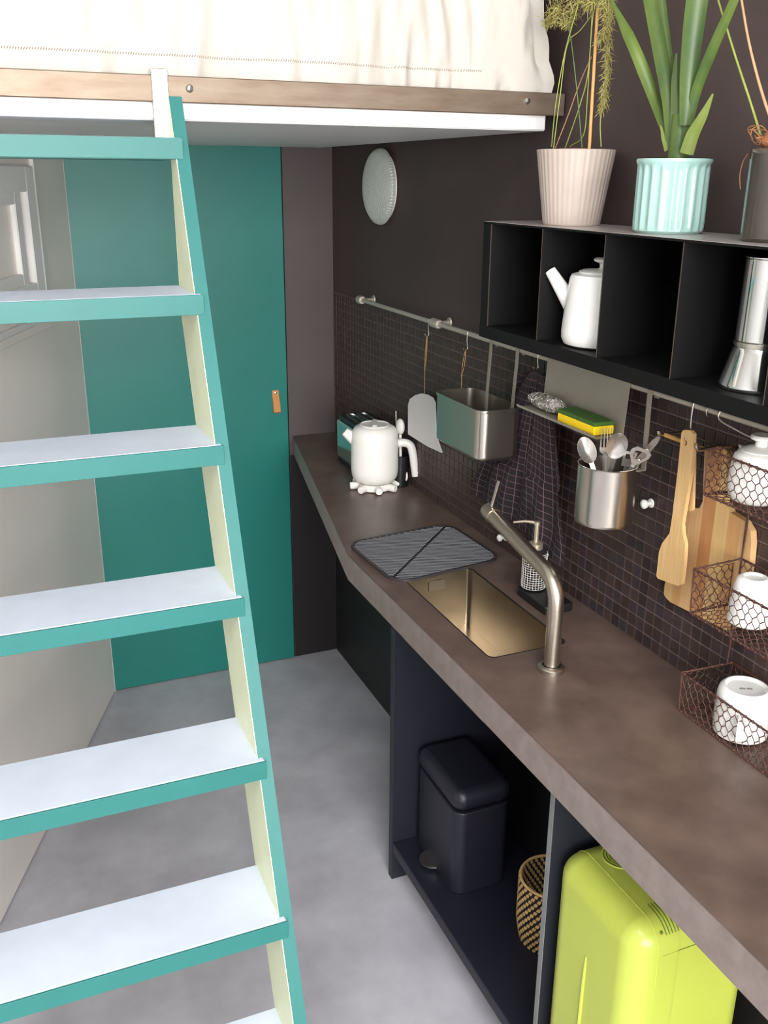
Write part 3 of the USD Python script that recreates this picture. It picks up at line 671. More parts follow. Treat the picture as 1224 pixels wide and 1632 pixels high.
# white teapot in the second box
tc = np.array([1.070, 1.500, SB + 0.0265])
tpz = thing('teapot', 'white teapot with an angled spout inside the black wall shelf', 'teapot', tc)
obj('body', lathe([(0, 0), (0.056, 0), (0.066, 0.004), (0.071, 0.014), (0.0715, 0.026), (0.069, 0.060), (0.065, 0.100), (0.062, 0.124), (0.059, 0.130), (0.045, 0.134), (0, 0.135)], tc, 56), M['porcelain'], tpz, 40)
ld = obj('lid', lathe([(0, 0.0), (0.046, 0.0), (0.047, 0.002), (0.040, 0.005), (0.012, 0.007), (0.009, 0.010)], tc + [0, 0, 0.1335], 40), M['porcelain'], tpz, 40)
obj('knob', lathe([(0.009, 0.0), (0.010, 0.008), (0.020, 0.012), (0.0215, 0.015), (0.018, 0.018), (0, 0.019)], tc + [0, 0, 0.142], 28), M['porcelain'], ld, 40)
obj('spout', tube(bez([tc + [-0.028, 0.040, 0.058], tc + [-0.0615, 0.087, 0.132]], 18), np.linspace(0.0185, 0.0105, 18), 18), M['porcelain'], tpz, 40)
obj('handle', tube(bez([tc + [0.034, -0.048, 0.112], tc + [0.050, -0.070, 0.108], tc + [0.052, -0.074, 0.08], tc + [0.038, -0.054, 0.045]], 20), 0.005, 12), M['porcelain'], tpz, 40)

# moka pot
mc = np.array([1.068, PX(1206, 600, 1.068)[1], SB + 0.0265])
mk = thing('moka_pot', 'polished steel stovetop coffee maker in the black wall shelf', 'coffee maker', mc)
obj('boiler', lathe([(0, 0), (0.053, 0), (0.055, 0.003), (0.0545, 0.008), (0.049, 0.026), (0.041, 0.056), (0.0385, 0.062), (0, 0.062)], mc, 56), M['chrome'], mk, 40)
obj('joint_ring', lathe([(0.0375, 0.062), (0.0375, 0.064), (0.0395, 0.0645), (0.0395, 0.070), (0.037, 0.071), (0, 0.071)], mc, 48), M['steel'], mk, 40)
obj('upper_jug', lathe([(0.037, 0.071), (0.0385, 0.072), (0.0375, 0.150), (0.0370, 0.188), (0.0355, 0.190), (0.0345, 0.188), (0.035, 0.078), (0, 0.078)], mc, 56), M['chrome'], mk, 40)
mlid = obj('lid', lathe([(0, 0.200), (0.010, 0.1995), (0.034, 0.195), (0.0375, 0.192), (0.0375, 0.1903), (0, 0.1903)], mc, 56), M['chrome'], mk, 40)
obj('lid_knob', lathe([(0, 0.0), (0.005, 0.0), (0.008, 0.003), (0.007, 0.0075), (0, 0.008)], mc + [0, 0, 0.1995], 16), M['black_plastic'], mlid, 40)
obj('spout', as_tm(m3.Manifold.hull_points(np.array([mc + p for p in ([0, 0.030, 0.1895], [0.010, 0.032, 0.1895], [-0.010, 0.032, 0.1895], [0, 0.056, 0.1895], [0.004, 0.036, 0.155], [-0.004, 0.036, 0.155], [0, 0.053, 0.183])]))), M['chrome'], mk, 30)
obj('handle', tube(bez([mc + [0.02, -0.030, 0.180], mc + [0.03, -0.049, 0.178], mc + [0.034, -0.052, 0.14], mc + [0.033, -0.051, 0.10]], 18), 0.0055, 10), M['black_plastic'], mk, 40)

# ================================================================ PLANTS ON THE SHELF
SZT = SZ + 0.0011
def pot_at(px, py, X):
    """point on the shelf top under a pixel"""
    return PZ(px, py, SZT)
def fluted(n, a, pw=1.0): return lambda T, R, Z: R * (1 - a * np.abs(np.cos(T * n / 2)) ** pw)
# cream ribbed pot with wispy asparagus fern
c1 = np.array([1.075, 1.628, SZT])
p1_ = thing('potted_fern', 'cream ribbed pot with a wispy fern tied to a bamboo cane', 'plant', c1)
obj('pot', lathe([(0, 0.0), (0.053, 0.0), (0.0555, 0.003), (0.074, 0.130), (0.0748, 0.134), (0.073, 0.1355), (0.070, 0.134), (0.066, 0.11), (0, 0.11)], c1, 40 * 5,
    mod=lambda T, R, Z: np.where((Z > 0.002) & (R > 0.045), R * (1 - 0.022 * np.abs(np.cos(T * 20)) ** 0.6), R)), M['pot_cream'], p1_, 30)
obj('soil', lathe([(0.0672, 0.122), (0.06, 0.130), (0.03, 0.138), (0, 0.137)], c1, 36, mod=lambda T, R, Z: R * (1 + 0.04 * np.sin(7 * T))), M['soil'], p1_, True)
X1 = c1[0]
def stem(parent, pts, X, r, material, r1=None, n=24, name='stem', wig=0.0):
    P = bez([PX(px, py, X + dx) for px, py, dx in pts], n)
    obj(name, tube(P, np.linspace(r, r1 or r, len(P)), 6), material, parent, 60)
    return P
cane = stem(p1_, [(939, 238, 0), (946, 120, 0.0), (957, -60, 0.0)], X1, 0.0034, M['bamboo'], 0.0032, name='bamboo_cane')
stem(p1_, [(879, 234, -0.02), (886, 165, -0.02), (900, 85, -0.02), (918, 20, -0.02), (930, -30, -0.02)], X1, 0.0011, M['stem_green'])
stem(p1_, [(882, 238, -0.025), (893, 150, -0.02), (904, 72, -0.01), (925, 48, 0), (948, 18, 0.0)], X1, 0.0011, M['stem_green'])
stem(p1_, [(885, 236, 0.01), (905, 185, 0.01), (925, 130, 0.01), (943, 90, 0.01)], X1, 0.0011, M['stem_tan'])
stem(p1_, [(928, 240, 0.0), (920, 150, -0.01), (911, 70, -0.01), (904, 35, -0.01)], X1, 0.0010, M['stem_dark'])
stem(p1_, [(900, 238, 0.0), (925, 165, 0.0), (938, 110, 0.0), (945, 0, 0.0)], X1, 0.0011, M['stem_green'])
stem(p1_, [(908, 234, 0.0), (930, 215, 0.0), (936, 160, 0.0), (942, 60, 0.0), (950, -20, 0)], X1, 0.0010, M['stem_green'])
droop = stem(p1_, [(958, 234, 0.02), (957, 190, 0.02), (966, 130, 0.02), (969, 60, 0.02), (972, -20, 0.02)], X1, 0.0011, M['stem_green'])
def needles(curve, n, ln, r, spread, down=0.6):
    out = []
    for _ in range(n):
        p = curve[RNG.integers(0, len(curve))] + RNG.normal(0, spread, 3)
        d = RNG.normal(0, 1, 3); d[2] -= down; d /= np.linalg.norm(d)
        L = ln * RNG.uniform(0.5, 1.2)
        out.append(tube([p, p + d * L * 0.5 + RNG.normal(0, 0.0008, 3), p + d * L], [r, r, r * 0.4], 3, cap=False))
    return out
fz = bez([PX(px, py, X1 - 0.01) for px, py in ((872, 30), (890, 12), (905, 30), (925, 0), (940, 5), (955, -15), (880, -10), (915, -20))], 70)
nd = needles(fz, 620, 0.018, 0.0006, 0.006)
nd += needles(bez([PX(px, py, X1 - 0.01) for px, py in ((868, 36), (880, 33), (896, 36), (905, 38))], 30), 160, 0.012, 0.0006, 0.003)
nd += needles(droop[8:], 420, 0.016, 0.0006, 0.0025, 1.6)
nd += needles(bez([PX(px, py, X1) for px, py in ((962, 60), (968, 30), (960, 0), (948, -10))], 30), 260, 0.018, 0.0006, 0.004, 1.2)
obj('foliage', nd, M['fern'], p1_, False, kind='stuff')

# mint fluted pot with strappy leaves
c2 = np.array([1.075, 1.340, SZT])
p2_ = thing('potted_amaryllis', 'mint green fluted pot with broad strap-like green leaves', 'plant', c2)
PR = [(0, 0.0), (0.053, 0.0), (0.057, 0.004), (0.0575, 0.010)] + [(0.0578, z) for z in np.linspace(0.016, 0.100, 15)] + [(0.0578, 0.106), (0.0595, 0.109), (0.0605, 0.1125), (0.0595, 0.1155), (0.0565, 0.1145), (0.054, 0.10), (0, 0.10)]
NF = 20
def flutes(T, R, Z):
    h = 0.092 + 0.010 * np.sqrt(np.clip(1 - (((T * NF / (2 * np.pi)) % 1 - 0.5) * 2.2) ** 2, 0, 1))     # arched tops
    on = (Z > 0.005) & (R > 0.0565) & (Z < h)
    return np.where(on, R * (1 - 0.055 * np.clip(np.cos((((T * NF / (2 * np.pi)) % 1) - 0.5) * np.pi * 1.1), 0, 1)), R)
obj('pot', lathe(PR, c2, NF * 12, mod=flutes), M['pot_mint'], p2_, 40)
obj('soil', lathe([(0.0545, 0.103), (0.03, 0.107), (0, 0.107)], c2, 30), M['soil'], p2_, True)
X2 = c2[0]
b2 = PX(1079, 262, X2)
obj('bulb_neck', tube(bez([b2 + [0, 0, -0.012], b2 + [0, 0.001, 0.03], b2 + [0, 0.004, 0.075]], 8), np.linspace(0.0170, 0.0125, 9), 18), M['green_leaf'], p2_, 50, label='thick sheathed base of the leaves')
def leaf(pts, widths, X, material, name='leaf', th=0.0022):
    P = bez([PX(px, py, X + dx) for px, py, dx in pts], 36)
    W = np.interp(np.linspace(0, 1, len(P)), np.linspace(0, 1, len(widths)), widths)
    T = np.gradient(P, axis=0); T /= np.linalg.norm(T, axis=1, keepdims=True)
    view = P - EYE; view /= np.linalg.norm(view, axis=1, keepdims=True)
    face = np.array([-0.55, -0.83, 0.05])                     # leaves face the light from the window
    S = np.cross(T, face); S /= np.linalg.norm(S, axis=1, keepdims=True); N = np.cross(S, T)
    cols = []
    for s in (-1, -0.5, 0, 0.5, 1):
        cols.append(P + S * (W[:, None] * 0.5 * s) + N * (W[:, None] * 0.16 * (1 - s * s)))
    for s in (1, 0.5, 0, -0.5, -1):
        cols.append(P + S * (W[:, None] * 0.5 * s) + N * (W[:, None] * 0.16 * (1 - s * s) - th * (1.05 - s * s)))
    V = np.stack(cols, 1).reshape(-1, 3); nn = 10; f = []
    for i in range(len(P) - 1):
        for j in range(nn):
            f.append((i * nn + j, i * nn + (j + 1) % nn, (i + 1) * nn + (j + 1) % nn, (i + 1) * nn + j))
    m = as_tm((V, np.array(f))); m.fix_normals()
    obj(name, m, material, p2_, 60)
leaf([(1068, 225, 0), (1040, 150, 0), (1010, 75, -0.02), (973, -2, -0.03)], [0.016, 0.018, 0.020, 0.018, 0.004], X2, M['green_leaf'])
leaf([(1074, 235, 0), (1066, 160, 0), (1052, 80, 0), (1030, -40, 0)], [0.024, 0.022, 0.024, 0.024], X2, M['green_leaf'])
leaf([(1072, 160, 0.012), (1066, 90, 0.012), (1058, 30, 0.012), (1050, -40, 0.012)], [0.012, 0.012, 0.013, 0.013], X2, M['green_leaf'])
leaf([(1082, 235, 0.0), (1080, 170, 0.0), (1078, 130, 0.0), (1079, 85, 0.0)], [0.028, 0.022, 0.016, 0.006], X2, M['green_leaf'])
leaf([(1092, 200, -0.006), (1098, 120, -0.006), (1106, 40, -0.006), (1118, -50, -0.006)], [0.018, 0.028, 0.032, 0.034], X2, M['green_leaf'])
leaf([(1090, 225, 0.0), (1108, 150, 0), (1135, 80, -0.006), (1168, 5, -0.01), (1180, -30, -0.01)], [0.017, 0.016, 0.016, 0.013, 0.01], X2, M['green_leaf'])
leaf([(1094, 245, -0.012), (1104, 215, -0.012), (1120, 185, -0.012), (1136, 150, -0.012)], [0.022, 0.020, 0.014, 0.003], X2, M['pale_leaf'])
leaf([(1064, 240, -0.01), (1058, 220, -0.01), (1053, 200, -0.01)], [0.010, 0.008, 0.002], X2, M['pale_leaf'])

# dark glass vase with bulb and bare stems (cut by the frame)
c3 = np.array([1.075, 1.098, SZT])
p3_ = thing('bulb_vase', 'dark glass vase with a rooting bulb and two bare stems', 'vase', c3)
obj('vase', lathe([(0, 0.0), (0.045, 0.0), (0.0495, 0.005), (0.0495, 0.118), (0.0485, 0.125), (0.0455, 0.126), (0.045, 0.115), (0.045, 0.01), (0, 0.01)], c3, 48), M['dark_glass'], p3_, 40)
X3 = c3[0]
obj('bulb', lathe([(0, -0.012), (0.020, -0.006), (0.034, 0.004), (0.036, 0.012), (0.026, 0.028), (0.012, 0.040), (0.004, 0.048), (0, 0.049)], c3 + [0, 0, 0.124], 24, mod=lambda T, R, Z: R * (1 + 0.10 * np.sin(5 * T + 40 * Z))), M['roots'], p3_, True)
stem(p3_, [(1213, 218, 0), (1195, 160, 0), (1172, 90, 0), (1143, -5, 0), (1130, -50, 0)], X3, 0.0020, M['stem_green'], 0.0015)
stem(p3_, [(1232, 200, 0), (1218, 160, 0), (1205, 115, 0), (1192, 60, 0), (1180, -10, 0)], X3, 0.0024, M['stem_tan'], 0.0018)
rts = []
for k in range(70):
    a = RNG.uniform(0, 2 * math.pi); r0 = RNG.uniform(0.02, 0.036)
    p = c3 + np.array([r0 * math.cos(a), r0 * math.sin(a), 0.128 + RNG.uniform(0, 0.02)])
    d = np.array([math.cos(a), math.sin(a), 0.5]) * RNG.uniform(0.006, 0.016)
    rts.append(tube(bez([p, p + d + RNG.normal(0, 0.004, 3), p + d * 1.3 + RNG.normal(0, 0.005, 3)], 8), 0.0007, 4))
rts.append(tube(bez([PX(1192, 245, X3 - 0.02), PX(1184, 258, X3 - 0.03), PX(1179, 280, X3 - 0.03), PX(1180, 302, X3 - 0.03)], 16), 0.0010, 4))
rts.append(tube(bez([PX(1200, 222, X3 - 0.02), PX(1192, 205, X3 - 0.03), PX(1203, 200, X3 - 0.03)], 12), 0.0009, 4))
obj('roots', rts, M['roots'], p3_, False, kind='stuff')

# ================================================================ UTENSIL RAIL AND WHAT HANGS ON IT
XR, ZR = 1.118, 1.4265
rl = thing('utensil_rail', 'long steel utensil rail mounted across the dark tiled wall', 'rail', (XR, 1.9, ZR))
obj('bar', tube([(XR, 2.845, ZR), (XR, 0.62, ZR)], 0.0062, 16), M['rail_steel'], rl, 40)
obj('end_cap', tube([(XR, 2.868, ZR), (XR, 2.864, ZR), (XR, 2.842, ZR), (XR, 2.838, ZR)], [0.011, 0.0135, 0.0135, 0.011], 20), M['rail_steel'], rl, 40)
for y in (2.845, 2.305, 1.0):
    br_ = obj('bracket', tube([(XR + 0.005, y, ZR), (XW - 0.001, y, ZR)], 0.006, 14), M['rail_steel'], rl, 40)
    obj('wall_plate', lathe([(0, 0.004), (0.012, 0.004), (0.014, 0.0)], (XW - 0.0005, y, ZR), 20, axis=(-1, 0, 0)), M['rail_steel'], br_, 40)
obj('joint_sleeve', tube([(XR, 2.325, ZR), (XR, 2.322, ZR), (XR, 2.285, ZR), (XR, 2.282, ZR)], [0.010, 0.0125, 0.0125, 0.010], 20), M['rail_steel'], rl, 40)

def s_hook(y, label, drop=0.045, r=0.0013, name='s_hook', lean=0.0, material=None):
    t = thing(name, label, 'hook', (XR, y, ZR), group='S-hooks on the utensil rail')
    rr = 0.0062 + r + 0.0004
    pts = [(XR + rr * math.cos(a), y, ZR + rr * math.sin(a)) for a in np.linspace(-0.6, math.pi, 12)]
    pts += [(XR - rr, y - lean * 0.5, ZR - drop * 0.5), (XR - rr * 0.7, y - lean, ZR - drop)]
    pts += [(XR - rr * 0.7 + (0.006 - 0.006 * math.cos(a)) * -1, y - lean, ZR - drop - 0.006 * math.sin(a)) for a in np.linspace(0.3, math.pi, 8)]
    obj('wire', tube(pts, r, 8), material or M['steel'], t, 50)
    return np.array([XR - rr - 0.003, y - lean, ZR - drop - 0.005])
h1 = s_hook(PX(690, 517, XR)[1] + 0.012, 'thin S-hook on the rail holding the cord of the white scraper', 0.032)
h2 = s_hook(PX(749, 536, XR)[1], 'thin S-hook on the rail above the steel tub', 0.034)

# white plastic sheet on a cord
ys = PX(676, 630, 1.125)
def wallpoly(pix, X): return Polygon([(PX(px, py, X)[1], PX(px, py, X)[2]) for px, py in pix])
sx = 1.128
pl = wallpoly([(650, 692), (650, 646), (653, 636), (661, 630), (671, 627), (681, 629), (689, 634), (693, 642), (694, 690), (697, 702), (704, 722), (682, 712)], sx)
cb = thing('plastic_scraper', 'white arched plastic sheet hanging on a cord beside the steel tub', 'scraper', (sx, ys[1], ys[2]))
obj('sheet', plate(pl, (sx, 0, 0), (0, 1, 0), (0, 0, 1), 0.0035), M['milky_plastic'], cb, 30)
kk = PX(676, 629, sx)
obj('cord', [tube(bez([h1 + [0, 0.001, 0], (h1 + kk) / 2 + [0, 0.004, 0.03], kk + [0, 0, 0.07], kk + [0.001, 0, -0.004]], 20), 0.0010, 5),
             tube(bez([h1 + [0, -0.001, 0], (h1 + kk) / 2 + [0, -0.004, 0.03], kk + [0, 0, 0.07]], 20), 0.0010, 5)], M['string'], cb, 50)
e2 = PX(735, 626, 1.128)
ct = thing('hanging_cord', 'tan cord loop hanging from the rail behind the steel tub', 'cord', h2)
obj('loop', [tube(bez([h2 + [0, 0.001, 0], (h2 + e2) / 2 + [0, 0.005, 0.02], e2 + [0, 0, 0.045], e2 + [0, 0, -0.03]], 20), 0.0010, 5),
             tube(bez([h2 + [0, -0.001, 0], (h2 + e2) / 2 + [0, -0.005, 0.02], e2 + [0, 0, 0.045]], 20), 0.0010, 5)], M['string'], ct, 50)
obj('knot', trimesh.Trimesh(*(lambda s: (s.vertices * 0.0025 + e2 + [0, 0, 0.045], s.faces))(trimesh.creation.icosphere(2)), process=False), M['string'], ct, True)

# steel tub hung on two straps
ux0, ux1, uy0, uy1, uz0, uz1 = 1.000, 1.112, 1.825, 2.062, 1.180, 1.302
tb = thing('steel_tub', 'rectangular stainless steel tub hung from the rail by two straps', 'tub', ((ux0 + ux1) / 2, (uy0 + uy1) / 2, uz0))
def rr_ring(x0, x1, y0, y1, r, z, n=8):
    pts = []
    for cx, cy, a0 in ((x1 - r, y1 - r, 0), (x0 + r, y1 - r, math.pi / 2), (x0 + r, y0 + r, math.pi), (x1 - r, y0 + r, 1.5 * math.pi)):
        pts += [(cx + r * math.cos(a0 + t), cy + r * math.sin(a0 + t), z) for t in np.linspace(0, math.pi / 2, n)]
    return pts
def loft(rings):
    n = len(rings[0]); v = np.vstack(rings); f = []
    for i in range(len(rings) - 1):
        a = i * n + np.arange(n); b = i * n + (np.arange(n) + 1) % n
        f.append(np.stack([a, b, b + n, a + n], 1))
    f = np.vstack(f); f = np.vstack([f[:, [0, 1, 2]], f[:, [0, 2, 3]]])
    v = np.vstack([v, np.mean(rings[0], 0), np.mean(rings[-1], 0)]); k = (len(rings) - 1) * n; q = np.arange(n)
    f = np.vstack([f, np.stack([np.full(n, len(v) - 2), (q + 1) % n, q], 1), np.stack([np.full(n, len(v) - 1), k + q, k + (q + 1) % n], 1)])
    return trimesh.Trimesh(v, f, process=False)
def open_tub(x0, x1, y0, y1, z0, z1, r, t=0.0015, rb=0.012, lip=0.002):
    R = []
    for a in np.linspace(0, math.pi / 2, 5):
        i = rb * (1 - math.sin(a)); R.append(rr_ring(x0 + i, x1 - i, y0 + i, y1 - i, max(r - i, 0.002), z0 + rb * (1 - math.cos(a))))
    R += [rr_ring(x0, x1, y0, y1, r, z1 - 0.008), rr_ring(x0, x1, y0, y1, r, z1 - 0.0075), rr_ring(x0 - lip, x1 + lip, y0 - lip, y1 + lip, r, z1 - 0.006), rr_ring(x0 - lip, x1 + lip, y0 - lip, y1 + lip, r, z1),
          rr_ring(x0 + t, x1 - t, y0 + t, y1 - t, r - t, z1), rr_ring(x0 + t, x1 - t, y0 + t, y1 - t, r - t, z0 + rb)]
    for a in np.linspace(math.pi / 2, 0, 5):
        i = rb * (1 - math.sin(a)) + t; R.append(rr_ring(x0 + i, x1 - i, y0 + i, y1 - i, max(r - i, 0.002), z0 + t + rb * (1 - math.cos(a))))
    return loft(R)
obj('tub_body', open_tub(ux0, ux1, uy0, uy1, uz0, uz1, 0.024), M['steel'], tb, 40)
for (pa, pb) in (((783, 545), (776, 626)), ((825, 557), (818, 650))):
    y = PX(pa[0], pa[1], XR - 0.008)[1]
    obj('hanger_strap', strip([(XR + 0.0075, y, ZR - 0.012), (XR + 0.0085, y, ZR + 0.004), (XR, y, ZR + 0.0085), (XR - 0.0085, y, ZR + 0.004), (XR - 0.0085, y, ZR - 0.02), (1.1035, y, uz1 - 0.01), (1.1035, y, uz1 - 0.05)], 0.012, 0.0014, (0, 1, 0)), M['grey_steel'], tb, 30)

# check tea towel
tw = thing('tea_towel', 'dark check tea towel hanging between tub and soap dispenser', 'towel', (1.12, 1.79, 1.0))
nu_, nv_ = 60, 70
top_y, bot0, bot1 = PX(852, 640, 1.12)[1], PX(757, 835, 1.12)[1], PX(893, 880, 1.12)[1]
V = []; UVs = []
for i in range(nu_):
    u = i / (nu_ - 1)
    for j in range(nv_):
        w = j / (nv_ - 1)                                       # 0 top .. 1 bottom
        spread = 0.16 + 0.84 * min(1, (w * 1.12)) ** 0.75
        yc = top_y + (0.5 * (bot0 + bot1) - top_y) * w
        half = 0.5 * (bot0 - bot1) * spread + 0.012
        y = yc + half * (1 - 2 * u)
        z = 1.385 - 0.372 * w - 0.035 * w * (abs(2 * u - 1) ** 1.5) * (1 if u > 0.5 else -0.3)
        fold = 0.016 * math.sin(u * 15 + 1.2 * math.sin(w * 3)) * (0.45 + 0.55 * (1 - w)) + 0.006 * math.sin(u * 34 + w * 5)
        x = 1.128 - 0.012 + fold * 0.75 - 0.010 * math.exp(-((u - 0.35) / 0.12) ** 2) * math.sin(w * math.pi)
        x = max(x, 1.1165) if z > 1.15 else x
        V.append((min(x, 1.150), y, z)); UVs.append((u * 0.36 + 0.05, w * 0.46))
f = []
for i in range(nu_ - 1):
    a = i * nv_ + np.arange(nv_ - 1); f.append(np.stack([a, a + nv_, a + nv_ + 1, a + 1], 1))
f = np.vstack(f); V = np.array(V); UVs = np.array(UVs)
obj('cloth', trimesh.Trimesh(V, np.vstack([f[:, [0, 1, 2]], f[:, [0, 2, 3]]]), process=False), M['check_cloth'], tw, True, uv=UVs)
obj('hanging_loop', tube(bez([(1.125, top_y + 0.004, 1.375), (1.120, top_y, 1.400), (1.125, top_y - 0.004, 1.375)], 14), 0.0012, 5), M['black_plastic'], tw, 50)
s_hook(PX(862, 572, XR)[1], 'small steel S-hook on the rail carrying the check tea towel', 0.022)

# white pegs on the tiles
for (px, py, lab) in ((799, 857, 'white wall peg low on the tiles left of the tap spout'), (872, 882, 'white wall peg behind the soap dispenser pump'), (1030, 803, 'white wall peg beside the hanging utensil pot')):
    ex = 0.0
    q = PX(px, py, XW - 0.014 - ex)
    pg = thing('wall_peg', lab, 'peg', (XW, q[1], q[2]))
    obj('base', lathe([(0, 0.003), (0.008, 0.003), (0.0095, 0.0)], (XW - 0.0026, q[1], q[2]), 20, axis=(-1, 0, 0)), M['white_plastic'], pg, 40)
    obj('knob', lathe([(0.004, 0.002), (0.004, 0.010 + ex), (0.0085, 0.013 + ex), (0.0095, 0.018 + ex), (0.006, 0.022 + ex), (0, 0.023 + ex)], (XW - 0.0026, q[1], q[2]), 20, axis=(-1, 0, 0)), M['white_plastic'], pg, 40)

# sheet-steel sponge shelf
py0, py1 = 1.447, 1.735; zt_ = 1.330
ss = thing('sponge_shelf', 'bent sheet steel shelf hooked on the rail holding the sponge', 'shelf', (1.1, 1.59, zt_))
obj('back_plate', strip([(XR + 0.0075, 1.59, ZR - 0.008), (XR + 0.0078, 1.59, ZR + 0.005), (XR, 1.59, ZR + 0.0078), (XR - 0.0078, 1.59, ZR + 0.005), (XR - 0.0085, 1.59, ZR - 0.01), (1.105, 1.59, zt_ + 0.004), (1.1045, 1.59, zt_ + 0.0005)], py1 - py0, 0.0013, (0, 1, 0)), M['grey_steel'], ss, 30)
obj('tray', strip([(1.1045, 1.59, zt_), (1.08, 1.59, zt_ - 0.0005), (1.046, 1.59, zt_ - 0.001), (1.040, 1.59, zt_ + 0.001), (1.039, 1.59, zt_ + 0.006)], py1 - py0, 0.0013, (0, 1, 0)), M['grey_steel'], ss, 30)
q0, q1 = PZ(869, 672, zt_ + 0.002), PZ(950, 694, zt_ + 0.002)
sq = thing('sponge', 'yellow sponge with a green scouring top on the steel shelf', 'sponge', ((q0 + q1) / 2))
yA, yB = q0[1], q1[1]
xs_ = 1.048
obj('foam', rbox(xs_, xs_ + 0.046, yB, yA, zt_ + 0.001, zt_ + 0.019, 0.003, 12), M['sponge_yellow'], sq, 40)
obj('scouring_pad', rbox(xs_, xs_ + 0.046, yB, yA, zt_ + 0.0185, zt_ + 0.027, 0.002, 12), M['sponge_green'], sq, 40)
wq = PZ(868, 655, zt_ + 0.02)
wp = RNG.uniform(-1, 1, (1600, 3)); wool = []
cw = np.array([1.076, PX(871, 652, 1.076)[1], zt_ + 0.0185])
for k in range(420):
    a = RNG.normal(0, 1, 3); a /= np.linalg.norm(a)
    p = a * np.array([0.020, 0.060, 0.0145]) * RNG.uniform(0.80, 1.05)
    tt = np.cross(a, RNG.normal(0, 1, 3)); tt /= np.linalg.norm(tt); bb = np.cross(a, tt)
    rr_ = RNG.uniform(0.003, 0.006)
    wool.append(tube([cw + p + rr_ * (math.cos(t) * tt + math.sin(t) * bb) for t in np.linspace(0, 5.5, 9)], 0.0007, 4))
ic = trimesh.creation.icosphere(3); iv = ic.vertices * np.array([0.020, 0.060, 0.0145]); iv = iv * (1 + 0.10 * (meshkit.noise(ic.vertices * 5, 3)[:, None] - 0.5))
sw = thing('steel_wool', 'silvery steel wool scourer lying on the sponge shelf', 'scourer', cw)
obj('core', trimesh.Trimesh(iv * 0.9 + cw, ic.faces, process=False), M['grey_steel'], sw, True)
obj('curls', wool, M['cutlery'], sw, True, kind='stuff')

# utensil pot and its cutlery
oc = np.array([1.060, 1.425, 1.168]); orad, oh = 0.0555, 0.118
up = thing('utensil_pot', 'round stainless steel cutlery pot hung from the rail', 'pot', oc)
obj('pot_body', lathe([(0, 0), (orad - 0.008, 0), (orad - 0.002, 0.003), (orad, 0.010), (orad, oh - 0.003), (orad + 0.0015, oh), (orad - 0.001, oh), (orad - 0.0015, 0.010), (orad - 0.008, 0.0025), (0, 0.0025)], oc, 56), M['steel'], up, 40)
ysn = PX(1036, 630, XR - 0.008)[1]
obj('hanger_strap', strip([(XR + 0.0075, ysn, ZR - 0.012), (XR + 0.0085, ysn, ZR + 0.004), (XR, ysn, ZR + 0.0085), (XR - 0.0085, ysn, ZR + 0.004), (XR - 0.0085, ysn, ZR - 0.02), (1.1120, ysn, oc[2] + oh), (1.1120, ysn, oc[2] + oh - 0.006)], 0.013, 0.0014, (0, 1, 0)), M['grey_steel'], up, 30)
obj('strap_clip', bx(1.080, 1.1125, ysn - 0.0065, ysn + 0.0065, oc[2] + oh - 0.0075, oc[2] + oh - 0.006), M['grey_steel'], up, False)
def rim_point(px, py, lim=0.047):
    p = PZ(px, py, oc[2] + oh + 0.003); d = p - oc; d[2] = 0; n = np.linalg.norm(d)
    return np.array([oc[0], oc[1], p[2]]) + d * min(1.0, lim / n)
def spoon_mesh(base, tipc, bw, bl, face, hw=0.0055):
    """handle from base to bowl centre tipc; bowl bw x bl facing face"""
    base, tipc = np.asarray(base, float), np.asarray(tipc, float)
    d = tipc - base; L = np.linalg.norm(d); d /= L
    face = np.asarray(face, float); face -= d * (face @ d); face /= np.linalg.norm(face); s = np.cross(d, face)
    s_ = trimesh.creation.icosphere(3); v = s_.vertices
    bowl = tipc + v[:, :1] * s * bw / 2 + v[:, 1:2] * d * bl / 2 + (v[:, 2:] * 0.0012 + 0.008 * (v[:, :1] ** 2 + v[:, 1:2] ** 2)) * face
    h = strip(bez([base, base + d * (L - bl) * 0.6 - face * 0.003, tipc - d * bl * 0.46 + face * 0.006], 14), np.r_[np.linspace(hw * 2, hw * 1.1, 13)][:13] if False else hw * 1.6, 0.0020, s)
    return trimesh.Trimesh(bowl, s_.faces, process=False), h
def spoon(label, pix_base, pix_tip, Xb, Xt, bw, bl, face, group='spoons in the steel pot'):
    base, tip_ = oc + np.array(pix_base), PX(*pix_tip, Xt)
    t = thing('spoon', label, 'spoon', base, group=group)
    bm, hm = spoon_mesh(base, tip_, bw, bl, face)
    obj('bowl', bm, M['cutlery'], t, True); obj('handle', hm, M['cutlery'], t, 40)
VD = np.array([-0.5, -0.85, 0.06])
spoon('large steel tablespoon standing upright in the cutlery pot', (0.0, 0.012, 0.008), (983, 707), 0, 1.040, 0.038, 0.058, VD)
spoon('small steel spoon leaning to the left in the cutlery pot', (0.0, -0.028, 0.010), (935, 719), 0, 1.050, 0.034, 0.054, (-0.45, -0.80, 0.40))
fb, ft = oc + [0.012, 0.02, 0.008], PX(966, 692, 1.066)
fk = thing('fork', 'steel fork standing behind the tablespoon in the cutlery pot', 'fork', fb)
dF = (ft - fb) / np.linalg.norm(ft - fb)
sF = np.cross(dF, VD); sF /= np.linalg.norm(sF)
obj('handle', strip(bez([fb, fb + dF * 0.06, ft - dF * 0.035], 8), 0.008, 0.002, sF), M['cutlery'], fk, 40)
obj('neck', strip([ft - dF * 0.040, ft - dF * 0.034, ft - dF * 0.026], [0.008, 0.021, 0.022], 0.002, sF), M['cutlery'], fk, 40)
